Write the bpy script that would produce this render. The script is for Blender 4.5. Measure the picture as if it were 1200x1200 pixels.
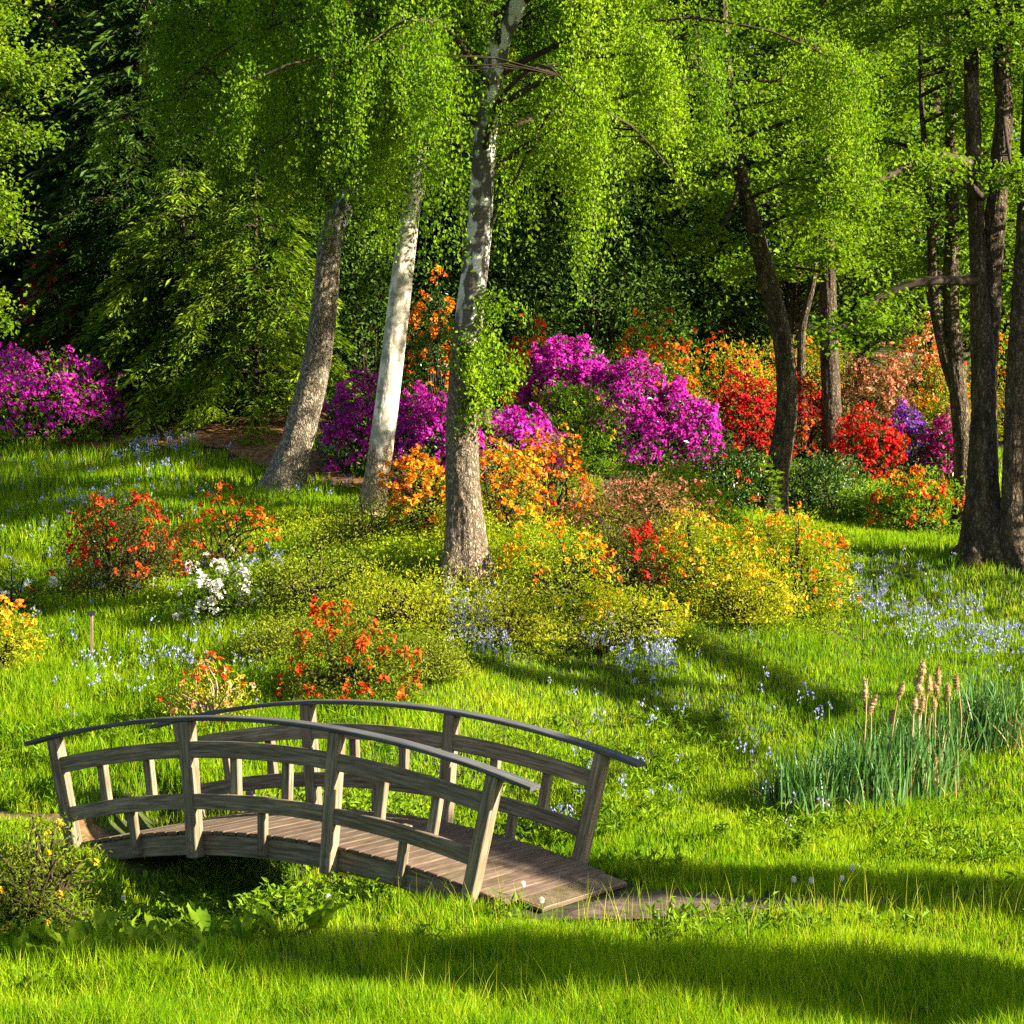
import bpy, math, random
import numpy as np
from mathutils import Vector

R_ = math.radians
for o in list(bpy.data.objects):
    bpy.data.objects.remove(o)
sc = bpy.context.scene
C = sc.collection
random.seed(4)
rng = np.random.default_rng(11)

# ------------------------------------------------------------------ camera, sky, sun, exposure
FOC, PIT = 2600.0, -0.0113
cam = bpy.data.cameras.new('camera')
cam.sensor_width = 36.0
cam.lens = 36.0 * FOC / 1200.0
cam.clip_start, cam.clip_end = 0.1, 1500
co = bpy.data.objects.new('camera', cam)
co.rotation_euler = (math.pi / 2 + PIT, 0, 0)
C.objects.link(co)
sc.camera = co

SUN_EL, SUN_PHI = R_(25), R_(17)          # height; swing from due right towards the camera
sv = Vector((math.cos(SUN_EL) * math.cos(SUN_PHI), -math.cos(SUN_EL) * math.sin(SUN_PHI), math.sin(SUN_EL)))
w = bpy.data.worlds.new('World')
sc.world = w
w.use_nodes = True
nt = w.node_tree
sky = nt.nodes.new('ShaderNodeTexSky')
sky.sky_type = 'NISHITA'
sky.sun_disc = False
sky.sun_elevation = SUN_EL
sky.sun_rotation = math.atan2(sv.x, sv.y)
nt.links.new(sky.outputs[0], nt.nodes['Background'].inputs[0])
nt.nodes['Background'].inputs[1].default_value = 0.055
sl = bpy.data.lights.new('sun', 'SUN')
sl.energy = 5.0
sl.angle = R_(0.5)
sl.color = (1.0, 0.91, 0.74)
so = bpy.data.objects.new('sun', sl)
so.rotation_euler = sv.to_track_quat('Z', 'Y').to_euler()
so.location = (20, -10, 30)
C.objects.link(so)
sc.view_settings.view_transform = 'Standard'
sc.view_settings.look = 'None'
sc.view_settings.gamma = 1
sc.view_settings.exposure = 2.25
sc.render.engine = 'CYCLES'
cy = sc.cycles
cy.max_bounces = 6
cy.diffuse_bounces = 3
cy.glossy_bounces = 2
cy.transmission_bounces = 4
cy.transparent_max_bounces = 4
cy.caustics_reflective = cy.caustics_refractive = False
cy.use_denoising = False

# ------------------------------------------------------------------ small maths
def at(px, py, d):
    z = d * math.tan(PIT + math.atan((600 - py) / FOC))
    yc = d * math.cos(PIT) + z * math.sin(PIT)
    return np.array([(px - 600) / FOC * yc, d, z])

def _hash(i, j, k, s):
    h = (i * 374761393 + j * 668265263 + k * 2147483647 + s * 974634777) & 0xffffffff
    h = ((h ^ (h >> 13)) * 1274126177) & 0xffffffff
    return ((h ^ (h >> 16)) & 0xffff) / 65535.0

def noise3(p, s=0):
    p = np.asarray(p, float)
    i = np.floor(p).astype(np.int64)
    f = p - i
    f = f * f * (3 - 2 * f)
    r = 0
    for a in (0, 1):
        for b in (0, 1):
            for c in (0, 1):
                wt = (f[..., 0] if a else 1 - f[..., 0]) * (f[..., 1] if b else 1 - f[..., 1]) * (f[..., 2] if c else 1 - f[..., 2])
                r = r + wt * _hash(i[..., 0] + a, i[..., 1] + b, i[..., 2] + c, s)
    return r

def noise2(x, y, s=0):
    return noise3(np.stack([x, y, np.zeros_like(x) + .5], -1), s)

def unit(v):
    return v / np.maximum(np.linalg.norm(v, axis=-1, keepdims=True), 1e-9)

def rnd_unit(n):
    return unit(rng.normal(size=(n, 3)))

# ------------------------------------------------------------------ terrain heights
ctl = []
for px, py, d in [(-200, 1200, 15), (0, 1200, 15), (300, 1200, 15), (600, 1200, 15), (900, 1200, 15), (1200, 1200, 15), (1400, 1200, 15),
                  (0, 1130, 16.6), (600, 1130, 16.7), (1200, 1130, 16.7), (650, 1068, 18.3), (800, 1062, 18.6), (1000, 1060, 18.8), (1200, 1050, 19), (1400, 1050, 19),
                  (800, 1000, 20.9), (1000, 1000, 21), (1200, 1000, 21), (800, 930, 23.2), (1000, 940, 23.2), (1200, 925, 23.5),
                  (700, 850, 25.5), (900, 850, 25.5), (1200, 850, 25.8), (650, 780, 27.4), (900, 780, 27.6), (1200, 780, 28),
                  (1000, 720, 29.6), (1200, 720, 30), (1160, 672, 31), (1000, 640, 34), (908, 605, 37), (980, 545, 43), (1100, 590, 38),
                  (545, 672, 28.5), (432, 620, 33), (335, 575, 36.5), (700, 640, 30), (800, 620, 33), (700, 560, 37), (450, 560, 38),
                  (0, 510, 42), (130, 505, 42), (250, 505, 41), (0, 600, 37), (150, 600, 35), (0, 700, 31.5), (150, 690, 31), (250, 640, 33), (300, 720, 28.5),
                  (0, 800, 27), (200, 800, 26.5), (400, 760, 27), (0, 900, 23.8), (150, 880, 23.8), (400, 850, 24.5), (-200, 700, 31.5), (-200, 900, 23.8),
                  (-20, 975, 21.9), (60, 985, 21.3), (560, 1068, 18.3), (700, 1040, 19.6), (560, 930, 22.8)]:
    ctl.append(at(px, py, d))
for p in [(-25, 15, -3.4), (25, 15, -3.2), (0, 8, -2.75), (-10, 8, -2.75), (10, 8, -2.75), (0, 0, -1.65), (-15, 0, -1.6), (15, 0, -1.6), (0, -10, -1.),
          (-25, 30, -.8), (25, 30, -.9), (20, 45, 2), (-20, 45, 2), (0, 50, 2.0), (-12, 55, 3.0), (12, 55, 2.8), (0, 65, 4.6), (-25, 65, 5), (25, 65, 5),
          (0, 85, 9), (-30, 85, 9), (30, 85, 9)]:
    ctl.append(np.array(p, float))
ctl = np.array(ctl)

def _phi(r2):
    return 0.5 * r2 * np.log(r2 + 1e-9)
_n = len(ctl)
_K = _phi(((ctl[:, None, :2] - ctl[None, :, :2]) ** 2).sum(-1)) + np.eye(_n) * .5
_Q = np.c_[np.ones(_n), ctl[:, :2]]
_sol = np.linalg.solve(np.block([[_K, _Q], [_Q.T, np.zeros((3, 3))]]), np.r_[ctl[:, 2], 0, 0, 0])

# bridge frame
BC = np.array([-1.7925, 20.414, -3.0974])
PSI = -0.5616
EU = np.array([math.cos(PSI), math.sin(PSI), 0])
EV = np.array([-math.sin(PSI), math.cos(PSI), 0])
BR, BW = 9.472, 1.796
B0 = BC - EV * BW / 2

gully = np.array([(1.6, 25.2, .15), (.2, 23.2, .5), (-1.0, 21.7, .75), (-1.85, 20.4, .8), (-3.0, 19.2, .45), (-5.0, 18.6, .14), (-9, 18.2, .08), (-14, 18, .05)])

def gully_at(x, y):
    best = np.full(x.shape, 1e9)
    dep = np.zeros(x.shape)
    for a, b in zip(gully[:-1], gully[1:]):
        e = b[:2] - a[:2]
        t = np.clip(((x - a[0]) * e[0] + (y - a[1]) * e[1]) / (e @ e), 0, 1)
        dd = np.hypot(x - a[0] - t * e[0], y - a[1] - t * e[1])
        m = dd < best
        best = np.where(m, dd, best)
        dep = np.where(m, a[2] + t * (b[2] - a[2]), dep)
    return best, dep

def ground(x, y):
    x = np.atleast_1d(np.asarray(x, float))
    y = np.atleast_1d(np.asarray(y, float))
    sh = x.shape
    xf, yf = x.ravel(), y.ravel()
    xc, yc = np.clip(xf, -30, 30), np.clip(yf, -10, 85)
    z = np.empty(len(xf))
    for i in range(0, len(xf), 20000):
        s = slice(i, i + 20000)
        r2 = (xc[s, None] - ctl[None, :, 0]) ** 2 + (yc[s, None] - ctl[None, :, 1]) ** 2
        z[s] = _phi(r2) @ _sol[:_n] + _sol[_n] + _sol[_n + 1] * xc[s] + _sol[_n + 2] * yc[s]
    z += .08 * (np.maximum(yf - 85, 0) + np.maximum(np.abs(xf) - 30, 0))
    g, dep = gully_at(xf, yf)
    z -= dep * np.exp(-(g / .85) ** 2 / 2)
    z += .34 * (noise2(xf * .38 + yf * .12, yf * .62 + xf * .2, 3) - .5) * np.clip((yf - 19.5) / 3, 0, 1) + .05 * (noise2(xf * 2.1, yf * 2.1, 5) - .5)
    du, dv = xf - B0[0], yf - B0[1]
    u, v = du * EU[0] + dv * EU[1], du * EV[0] + dv * EV[1]
    cap = B0[2] + np.sqrt(np.maximum(BR ** 2 - u ** 2, 0)) - BR - np.where(np.abs(u) < 2.3, .13, .05)
    f = np.clip((3.1 - np.abs(u)) / .35, 0, 1) * np.clip((1.3 - np.abs(v - BW / 2)) / .25, 0, 1)
    z = z - f * np.maximum(z - cap, 0)
    return z.reshape(sh)

def gz(x, y):
    return float(ground(x, y)[0])

# ------------------------------------------------------------------ objects
def tag(o, label=None, cat=None, group=None, kind=None):
    for k, v in (('label', label), ('category', cat), ('group', group), ('kind', kind)):
        if v:
            o[k] = v
    return o

def thing(name, label, cat, loc, group=None, rz=0):
    o = bpy.data.objects.new(name, None)
    o.empty_display_size = .2
    o.location = [float(q) for q in loc]
    o.rotation_euler = (0, 0, rz)
    C.objects.link(o)
    return tag(o, label, cat, group)

def link(name, me, mat=None, parent=None):
    o = bpy.data.objects.new(name, me)
    if mat is not None and not me.materials:
        me.materials.append(mat)
    C.objects.link(o)
    if parent is not None:
        o.parent = parent
    return o

class MB:
    """collects vertex and face arrays"""
    def __init__(s):
        s.v, s.q, s.t, s.a, s.g, s.n = [], [], [], [], [], 0
    def add(s, v, quads=None, tris=None, tint=0.5, grain=None):
        v = np.asarray(v, float).reshape(-1, 3)
        if quads is not None and len(quads):
            s.q.append(np.asarray(quads, np.int64) + s.n)
        if tris is not None and len(tris):
            s.t.append(np.asarray(tris, np.int64) + s.n)
        s.v.append(v)
        s.a.append(np.broadcast_to(np.asarray(tint, float), (len(v),)))
        s.g.append(v if grain is None else grain)
        s.n += len(v)
    def mesh(s, name, smooth=False, grain=False):
        v = np.concatenate(s.v)
        q = np.concatenate(s.q) if s.q else np.zeros((0, 4), np.int64)
        t = np.concatenate(s.t) if s.t else np.zeros((0, 3), np.int64)
        me = bpy.data.meshes.new(name)
        me.vertices.add(len(v))
        me.vertices.foreach_set('co', v.ravel().astype(np.float32))
        nl = q.size + t.size
        me.loops.add(nl)
        me.loops.foreach_set('vertex_index', np.r_[q.ravel(), t.ravel()].astype(np.int32))
        me.polygons.add(len(q) + len(t))
        st = np.r_[np.arange(len(q)) * 4, q.size + np.arange(len(t)) * 3]
        me.polygons.foreach_set('loop_start', st.astype(np.int32))
        me.polygons.foreach_set('use_smooth', np.full(len(q) + len(t), smooth))
        me.update(calc_edges=True)
        at_ = me.attributes.new('tint', 'FLOAT', 'POINT')
        at_.data.foreach_set('value', np.concatenate(s.a).astype(np.float32))
        if grain:
            ag = me.attributes.new('grain', 'FLOAT_VECTOR', 'POINT')
            ag.data.foreach_set('vector', np.concatenate(s.g).ravel().astype(np.float32))
        return me

def spline(pts, n):
    pts = np.asarray(pts, float)
    if len(pts) == 2:
        t = np.linspace(0, 1, n)[:, None]
        return pts[0] * (1 - t) + pts[1] * t
    k = len(pts)
    P = np.vstack([2 * pts[0] - pts[1], pts, 2 * pts[-1] - pts[-2]])
    u = np.linspace(0, k - 1, n)
    i = np.minimum(u.astype(int), k - 2)
    t = (u - i)[:, None]
    a, b, c, d = P[i], P[i + 1], P[i + 2], P[i + 3]
    return .5 * (2 * b + (c - a) * t + (2 * a - 5 * b + 4 * c - d) * t ** 2 + (3 * b - a - 3 * c + d) * t ** 3)

def frames(p):
    tg = unit(np.gradient(p, axis=0))
    ref = np.array([1., .13, .07])
    if abs(unit(p[-1] - p[0]) @ unit(ref)) > .8:
        ref = np.array([.1, .2, 1.])
    s1 = unit(np.cross(tg, ref))
    return tg, s1, np.cross(tg, s1)

def tube(mb, p, r, sides=6, tint=.5):
    p = np.asarray(p, float)
    n = len(p)
    r = np.broadcast_to(np.asarray(r, float), (n,))
    tg, a, b = frames(p)
    th = np.arange(sides) / sides * 2 * math.pi
    v = p[:, None] + r[:, None, None] * (np.cos(th)[None, :, None] * a[:, None] + np.sin(th)[None, :, None] * b[:, None])
    i = np.arange(n - 1)[:, None] * sides
    j = np.arange(sides)[None]
    k = (j + 1) % sides
    q = np.stack([i + j, i + k, i + sides + k, i + sides + j], -1).reshape(-1, 4)
    mb.add(v, q, tint=tint)

def strands(mb, P, r, tint=.4):
    """many thin three-sided twigs at once; P is (m, n, 3)"""
    m, n, _ = P.shape
    if m == 0:
        return
    tg = unit(np.gradient(P, axis=1))
    ref = np.array([.37, .9, .2])
    a = unit(np.cross(tg, ref))
    b = np.cross(tg, a)
    th = np.arange(3) / 3 * 2 * math.pi
    rr = np.asarray(r)[..., None, None]
    v = P[:, :, None] + rr * (np.cos(th)[:, None] * a[:, :, None] + np.sin(th)[:, None] * b[:, :, None])
    base = (np.arange(m) * n * 3)[:, None, None] + (np.arange(n - 1) * 3)[None, :, None]
    j = np.arange(3)[None, None]
    k = (j + 1) % 3
    q = np.stack([base + j, base + k, base + 3 + k, base + 3 + j], -1).reshape(-1, 4)
    mb.add(v, q, tint=tint)

def leaves(mb, c, axis, nrm, L, W, tint, fold=.18):
    """one folded rhombic leaf per row"""
    c = np.asarray(c, float)
    n = len(c)
    if n == 0:
        return
    axis = unit(axis)
    s = unit(np.cross(axis, nrm))
    nn = np.cross(s, axis)
    L = np.broadcast_to(L, (n,))[:, None]
    W = np.broadcast_to(W, (n,))[:, None]
    v = np.empty((n, 4, 3))
    v[:, 0] = c - axis * L * .5
    v[:, 1] = c + s * W * .5 + nn * W * fold - axis * L * .05
    v[:, 2] = c + axis * L * .5 - nn * L * fold * .5
    v[:, 3] = c - s * W * .5 + nn * W * fold - axis * L * .05
    q = np.arange(n * 4).reshape(n, 4)
    mb.add(v, q, tint=np.repeat(np.broadcast_to(tint, (n,)), 4))

def box(mb, o, ex, ey, ez, sx, sy, sz, tint=.5, bev=.006, goff=None):
    """bevelled-edge box: centre o, axes ex ey ez, full sizes; chamfers the edges"""
    hx, hy, hz = sx / 2, sy / 2, sz / 2
    b = min(bev, hx * .4, hy * .4, hz * .4)
    vs, key = [], {}
    for X in (-1, 1):
        for Y in (-1, 1):
            for Z in (-1, 1):
                for ax in range(3):
                    key[(X, Y, Z, ax)] = len(vs)
                    d = [b, b, b]
                    d[ax] = 0
                    vs.append((X * (hx - d[0]), Y * (hy - d[1]), Z * (hz - d[2])))
    quads, tris = [], []
    S = (-1, 1)
    for ax in range(3):
        o1, o2 = [(1, 2), (2, 0), (0, 1)][ax]
        for sg in S:
            f = []
            for a_, b_ in ((-1, -1), (1, -1), (1, 1), (-1, 1)):
                k = [0, 0, 0]
                k[ax], k[o1], k[o2] = sg, a_, b_
                f.append(key[(*k, ax)])
            quads.append(f if sg > 0 else f[::-1])
        for a_ in S:
            for b_ in S:
                k0, k1 = [0] * 3, [0] * 3
                k0[ax], k1[ax] = -1, 1
                k0[o1] = k1[o1] = a_
                k0[o2] = k1[o2] = b_
                f = [key[(*k0, o1)], key[(*k1, o1)], key[(*k1, o2)], key[(*k0, o2)]]
                quads.append(f if a_ * b_ > 0 else f[::-1])
    for X in S:
        for Y in S:
            for Z in S:
                f = [key[(X, Y, Z, 0)], key[(X, Y, Z, 1)], key[(X, Y, Z, 2)]]
                tris.append(f if X * Y * Z > 0 else f[::-1])
    l = np.array(vs)
    v = np.asarray(o) + l[:, :1] * ex + l[:, 1:2] * ey + l[:, 2:] * ez
    mb.add(v, quads, tris, tint, grain=l + (np.zeros(3) if goff is None else goff))

# ------------------------------------------------------------------ materials
def mat_new(name):
    m = bpy.data.materials.new(name)
    m.use_nodes = True
    return m, m.node_tree, m.node_tree.nodes['Principled BSDF'], m.node_tree.nodes['Material Output']

def ramp(nt, cols, fac):
    r = nt.nodes.new('ShaderNodeValToRGB')
    el = r.color_ramp.elements
    while len(el) < len(cols):
        el.new(.5)
    for e, (p, c) in zip(el, cols):
        e.position = p
        e.color = (*c, 1)
    nt.links.new(fac, r.inputs[0])
    return r.outputs[0]

def leafy(name, cols, tr=.4, rough=.55, spec=.10, trcol=(1, 1, .6)):
    m, nt, b, out = mat_new(name)
    a = nt.nodes.new('ShaderNodeAttribute')
    a.attribute_name = 'tint'
    k = len(cols)
    col = ramp(nt, [(i / max(k - 1, 1), c) for i, c in enumerate(cols)], a.outputs['Fac'])
    nt.links.new(col, b.inputs['Base Color'])
    b.inputs['Roughness'].default_value = rough
    b.inputs['Specular IOR Level'].default_value = spec
    t = nt.nodes.new('ShaderNodeBsdfTranslucent')
    mul = nt.nodes.new('ShaderNodeMix')
    mul.data_type = 'RGBA'
    mul.blend_type = 'MULTIPLY'
    mul.inputs['Factor'].default_value = 1
    mul.inputs['B'].default_value = (*trcol, 1)
    nt.links.new(col, mul.inputs['A'])
    nt.links.new(mul.outputs['Result'], t.inputs[0])
    mx = nt.nodes.new('ShaderNodeMixShader')
    mx.inputs[0].default_value = tr
    nt.links.new(b.outputs[0], mx.inputs[1])
    nt.links.new(t.outputs[0], mx.inputs[2])
    nt.links.new(mx.outputs[0], out.inputs[0])
    return m

def noisy(name, cols, scale=(1, 1, 1), nscale=5, detail=6, rough=.85, bump=.3, bdist=.02, coord='Object', stops=None, spec=.2, contrast=None):
    m, nt, b, out = mat_new(name)
    if coord == 'Object':
        tc = nt.nodes.new('ShaderNodeTexCoord').outputs['Object']
    else:
        a = nt.nodes.new('ShaderNodeAttribute')
        a.attribute_name = coord
        tc = a.outputs['Vector']
    mp = nt.nodes.new('ShaderNodeMapping')
    mp.inputs['Scale'].default_value = scale
    nt.links.new(tc, mp.inputs[0])
    nz = nt.nodes.new('ShaderNodeTexNoise')
    nz.inputs['Scale'].default_value = nscale
    nz.inputs['Detail'].default_value = detail
    nz.inputs['Roughness'].default_value = .65
    nt.links.new(mp.outputs[0], nz.inputs['Vector'])
    k = len(cols)
    stops = stops or [.34 + .32 * i / (k - 1) for i in range(k)]
    col = ramp(nt, list(zip(stops, cols)), nz.outputs['Fac'])
    nt.links.new(col, b.inputs['Base Color'])
    b.inputs['Roughness'].default_value = rough
    b.inputs['Specular IOR Level'].default_value = spec
    bp = nt.nodes.new('ShaderNodeBump')
    bp.inputs['Strength'].default_value = bump
    bp.inputs['Distance'].default_value = bdist
    nt.links.new(nz.outputs['Fac'], bp.inputs['Height'])
    nt.links.new(bp.outputs[0], b.inputs['Normal'])
    return m, nt, b, col, nz

def plates(nt, scale, zs, lo=.02, hi=.16):
    """0 in the cracks, 1 on the bark plates"""
    tc = nt.nodes.new('ShaderNodeTexCoord').outputs['Object']
    n = nt.nodes.new('ShaderNodeTexNoise')
    n.inputs['Scale'].default_value = scale * .45
    n.inputs['Detail'].default_value = 3
    nt.links.new(tc, n.inputs['Vector'])
    ad = nt.nodes.new('ShaderNodeMix')
    ad.data_type = 'VECTOR'
    ad.inputs['Factor'].default_value = .13
    nt.links.new(tc, ad.inputs['A'])
    nt.links.new(n.outputs['Color'], ad.inputs['B'])
    mp = nt.nodes.new('ShaderNodeMapping')
    mp.inputs['Scale'].default_value = (1, 1, zs)
    nt.links.new(ad.outputs['Result'], mp.inputs[0])
    v = nt.nodes.new('ShaderNodeTexVoronoi')
    v.feature = 'DISTANCE_TO_EDGE'
    v.inputs['Scale'].default_value = scale
    nt.links.new(mp.outputs[0], v.inputs['Vector'])
    return ramp(nt, [(lo, (0, 0, 0)), (hi, (1, 1, 1))], v.outputs['Distance'])

def bark_birch(name, white, dark, brown, rough_h):
    """pale papery bark with dark cross marks above, corky brown fissures low down"""
    m, nt, b, out = mat_new(name)
    tc = nt.nodes.new('ShaderNodeTexCoord').outputs['Object']
    def nz(scale, s, det=5):
        mp = nt.nodes.new('ShaderNodeMapping')
        mp.inputs['Scale'].default_value = scale
        nt.links.new(tc, mp.inputs[0])
        n = nt.nodes.new('ShaderNodeTexNoise')
        n.inputs['Scale'].default_value = s
        n.inputs['Detail'].default_value = det
        nt.links.new(mp.outputs[0], n.inputs['Vector'])
        return n.outputs['Fac']
    lent = ramp(nt, [(.55, (0, 0, 0)), (.63, (1, 1, 1))], nz((1, 1, 6), 3))
    blot = ramp(nt, [(.46, (0, 0, 0)), (.52, (1, 1, 1))], nz((1, 1, .55), 7.0))
    a = nt.nodes.new('ShaderNodeAttribute')
    a.attribute_name = 'tint'
    def mix(f, x, y):
        q = nt.nodes.new('ShaderNodeMix')
        q.data_type = 'RGBA'
        nt.links.new(f, q.inputs['Factor'])
        for v, s in ((x, 'A'), (y, 'B')):
            if isinstance(v, tuple):
                q.inputs[s].default_value = (*v, 1)
            else:
                nt.links.new(v, q.inputs[s])
        return q.outputs['Result']
    pale = mix(nz((1, 1, 1), 2.5), white, tuple(.72 * c for c in white))
    c1 = mix(lent, pale, tuple(.6 * w_ + .2 * d_ for w_, d_ in zip(white, dark)))
    mth = nt.nodes.new('ShaderNodeMath')
    mth.operation = 'MULTIPLY'
    nt.links.new(blot, mth.inputs[0])
    mth.inputs[1].default_value = rough_h
    c2 = mix(mth.outputs[0], c1, dark)
    pl = plates(nt, 27, .30, 0, .30)
    cork = mix(pl, dark, mix(nz((1, 1, .5), 9), brown, tuple(2.3 * c for c in brown)))
    f = ramp(nt, [(.35, (0, 0, 0)), (.65, (1, 1, 1))], a.outputs['Fac'])
    c3 = mix(f, c2, cork)
    nt.links.new(c3, b.inputs['Base Color'])
    b.inputs['Roughness'].default_value = .8
    b.inputs['Specular IOR Level'].default_value = .2
    bp = nt.nodes.new('ShaderNodeBump')
    bp.inputs['Strength'].default_value = .5
    bp.inputs['Distance'].default_value = .02
    nt.links.new(mix(f, nz((1, 1, .4), 14, 8), pl), bp.inputs['Height'])
    bp.inputs['Strength'].default_value = .8
    nt.links.new(bp.outputs[0], b.inputs['Normal'])
    return m

M = {}
M['birch_leaf'] = leafy('birch_leaf', [(.06, .14, .002), (.16, .29, .003), (.29, .42, .006)], .5)
M['wood_leaf'] = leafy('wood_leaf', [(.05, .12, .002), (.14, .25, .003), (.25, .36, .006)], .5)
M['edge_leaf'] = leafy('edge_leaf', [(.05, .12, .003), (.13, .22, .004), (.24, .31, .008)], .45)
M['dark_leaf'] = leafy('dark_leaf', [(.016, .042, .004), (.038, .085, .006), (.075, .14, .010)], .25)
M['sunlit_yew_leaf'] = leafy('sunlit_yew_leaf', [(.02, .05, .002), (.10, .18, .003), (.28, .36, .008)], .35)  # leaf colour brightened so the front yews read as sunlit
M['yew_shade'] = leafy('shaded_yew_leaf', [(.012, .032, .003), (.035, .075, .005), (.10, .16, .008)], .25)  # darker copy of the yew leaf, shade put into the colour
M['far_leaf'] = leafy('far_leaf', [(.055, .12, .002), (.14, .25, .003), (.25, .34, .006)], .48)
M['rhodo_leaf'] = leafy('rhodo_leaf', [(.018, .05, .006), (.045, .11, .008), (.10, .18, .012)], .25, .35, .4)
M['fresh_leaf'] = leafy('fresh_leaf', [(.06, .13, .005), (.15, .26, .008), (.26, .36, .012)], .45)
M['olive_leaf'] = leafy('olive_leaf', [(.08, .115, .006), (.20, .24, .012), (.35, .36, .03)], .38)
M['gold_leaf'] = leafy('gold_leaf', [(.13, .19, .006), (.32, .34, .010), (.50, .46, .02)], .42)
M['bank_leaf'] = leafy('bank_leaf', [(.11, .19, .005), (.27, .34, .007), (.45, .46, .012)], .45)
M['rust_leaf'] = leafy('rust_leaf', [(.07, .07, .015), (.18, .11, .03), (.30, .15, .05)], .3)
M['brown_leaf'] = leafy('brown_leaf', [(.03, .03, .01), (.07, .07, .015), (.13, .14, .02)], .3)
M['grass'] = leafy('grass', [(.035, .12, .002), (.15, .29, .002), (.31, .42, .003), (.44, .40, .04)], .48, .55, .08)
M['reed'] = leafy('reed', [(.025, .085, .016), (.06, .155, .028), (.14, .25, .055)], .25, .4, .3)
M['dry'] = leafy('dry', [(.20, .13, .05), (.36, .25, .10), (.52, .40, .20)], .25, .8, .1)
M['bluebell'] = leafy('bluebell', [(.17, .18, .42), (.28, .30, .60), (.46, .46, .72)], .35)
PET = dict(tr=.35, rough=.6, spec=.1, trcol=(1, .9, .9))
M['purple'] = leafy('purple_petal', [(.26, .004, .20), (.50, .012, .36), (.70, .08, .55)], **PET)
M['violet'] = leafy('violet_petal', [(.10, .01, .22), (.22, .03, .42), (.36, .08, .55)], **PET)
M['pink'] = leafy('pink_petal', [(.30, .006, .12), (.50, .015, .22), (.62, .08, .35)], **PET)
M['red'] = leafy('red_petal', [(.36, .004, .006), (.62, .012, .010), (.75, .05, .02)], **PET)
M['crimson'] = leafy('crimson_petal', [(.14, .003, .006), (.28, .006, .012), (.40, .02, .02)], **PET)
M['redorange'] = leafy('red_orange_petal', [(.42, .025, .006), (.66, .075, .010), (.80, .18, .02)], **PET)
M['orange'] = leafy('orange_petal', [(.58, .12, .005), (.80, .24, .008), (.88, .40, .02)], **PET)
M['yellow'] = leafy('yellow_petal', [(.62, .30, .006), (.80, .48, .01), (.85, .62, .06)], **PET)
M['white'] = leafy('white_petal', [(.55, .52, .42), (.72, .70, .62), (.82, .81, .76)], **PET)
M['peach'] = leafy('peach_petal', [(.50, .16, .06), (.68, .28, .12), (.78, .46, .24)], **PET)
M['rust'] = leafy('rust_petal', [(.26, .08, .04), (.42, .16, .09), (.55, .27, .18)], **PET)
M['bark_dark'] = noisy('bark_dark', [(.045, .033, .020), (.13, .098, .062), (.25, .195, .125)], (1, 1, .25), 9, 8, .9, .8, .03)[0]
M['bark_grey'] = noisy('bark_grey', [(.05, .04, .025), (.13, .10, .06), (.26, .21, .13)], (1, 1, .3), 10, 8, .9, .8, .03)[0]
M['twig'] = noisy('twig_bark', [(.025, .016, .009), (.06, .042, .024)], (1, 1, 1), 6, 3)[0]
M['twig_pale'] = noisy('pale_twig_bark', [(.18, .13, .07), (.34, .26, .15)], (1, 1, 1), 6, 3)[0]
M['birch_old'] = bark_birch('birch_bark_corky', (.66, .60, .50), (.05, .037, .025), (.17, .125, .08), .9)
M['birch_grey'] = bark_birch('birch_bark_mottled', (.66, .60, .50), (.05, .04, .028), (.25, .20, .135), .9)
M['birch_white'] = bark_birch('birch_bark_white', (.80, .72, .57), (.10, .075, .05), (.30, .22, .12), .55)

def fissured(m):
    nt = m.node_tree
    b = nt.nodes['Principled BSDF']
    src = b.inputs['Base Color'].links[0].from_socket
    pl = plates(nt, 26, .28, 0, .35)
    f = ramp(nt, [(0, (.22, .2, .18)), (1, (1.0, .95, .9))], pl)
    q = nt.nodes.new('ShaderNodeMix')
    q.data_type = 'RGBA'
    q.blend_type = 'MULTIPLY'
    q.inputs['Factor'].default_value = 1
    nt.links.new(src, q.inputs['A'])
    nt.links.new(f, q.inputs['B'])
    nt.links.new(q.outputs['Result'], b.inputs['Base Color'])
    bp = nt.nodes.new('ShaderNodeBump')
    bp.inputs['Strength'].default_value = .8
    bp.inputs['Distance'].default_value = .025
    nt.links.new(pl, bp.inputs['Height'])
    nt.links.new(bp.outputs[0], b.inputs['Normal'])
fissured(M['bark_dark'])
fissured(M['bark_grey'])

def wood(name, cols, scale):
    m, nt, b, col, nz = noisy(name, cols, scale, 1.0, 8, .8, .35, .006, 'grain', spec=.25)
    a = nt.nodes.new('ShaderNodeAttribute')
    a.attribute_name = 'tint'
    hs = nt.nodes.new('ShaderNodeHueSaturation')
    mr = nt.nodes.new('ShaderNodeMapRange')
    mr.inputs['To Min'].default_value = .72
    mr.inputs['To Max'].default_value = 1.28
    nt.links.new(a.outputs['Fac'], mr.inputs[0])
    nt.links.new(mr.outputs[0], hs.inputs['Value'])
    nt.links.new(col, hs.inputs['Color'])
    # green algae patches
    n2 = nt.nodes.new('ShaderNodeTexNoise')
    n2.inputs['Scale'].default_value = 3.5
    tc = nt.nodes.new('ShaderNodeTexCoord')
    nt.links.new(tc.outputs['Object'], n2.inputs['Vector'])
    f = ramp(nt, [(.5, (0, 0, 0)), (.75, (.28, .28, .28))], n2.outputs['Fac'])
    mx = nt.nodes.new('ShaderNodeMix')
    mx.data_type = 'RGBA'
    nt.links.new(f, mx.inputs['Factor'])
    nt.links.new(hs.outputs[0], mx.inputs['A'])
    mx.inputs['B'].default_value = (.075, .082, .032, 1)
    nt.links.new(mx.outputs['Result'], b.inputs['Base Color'])
    return m
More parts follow.
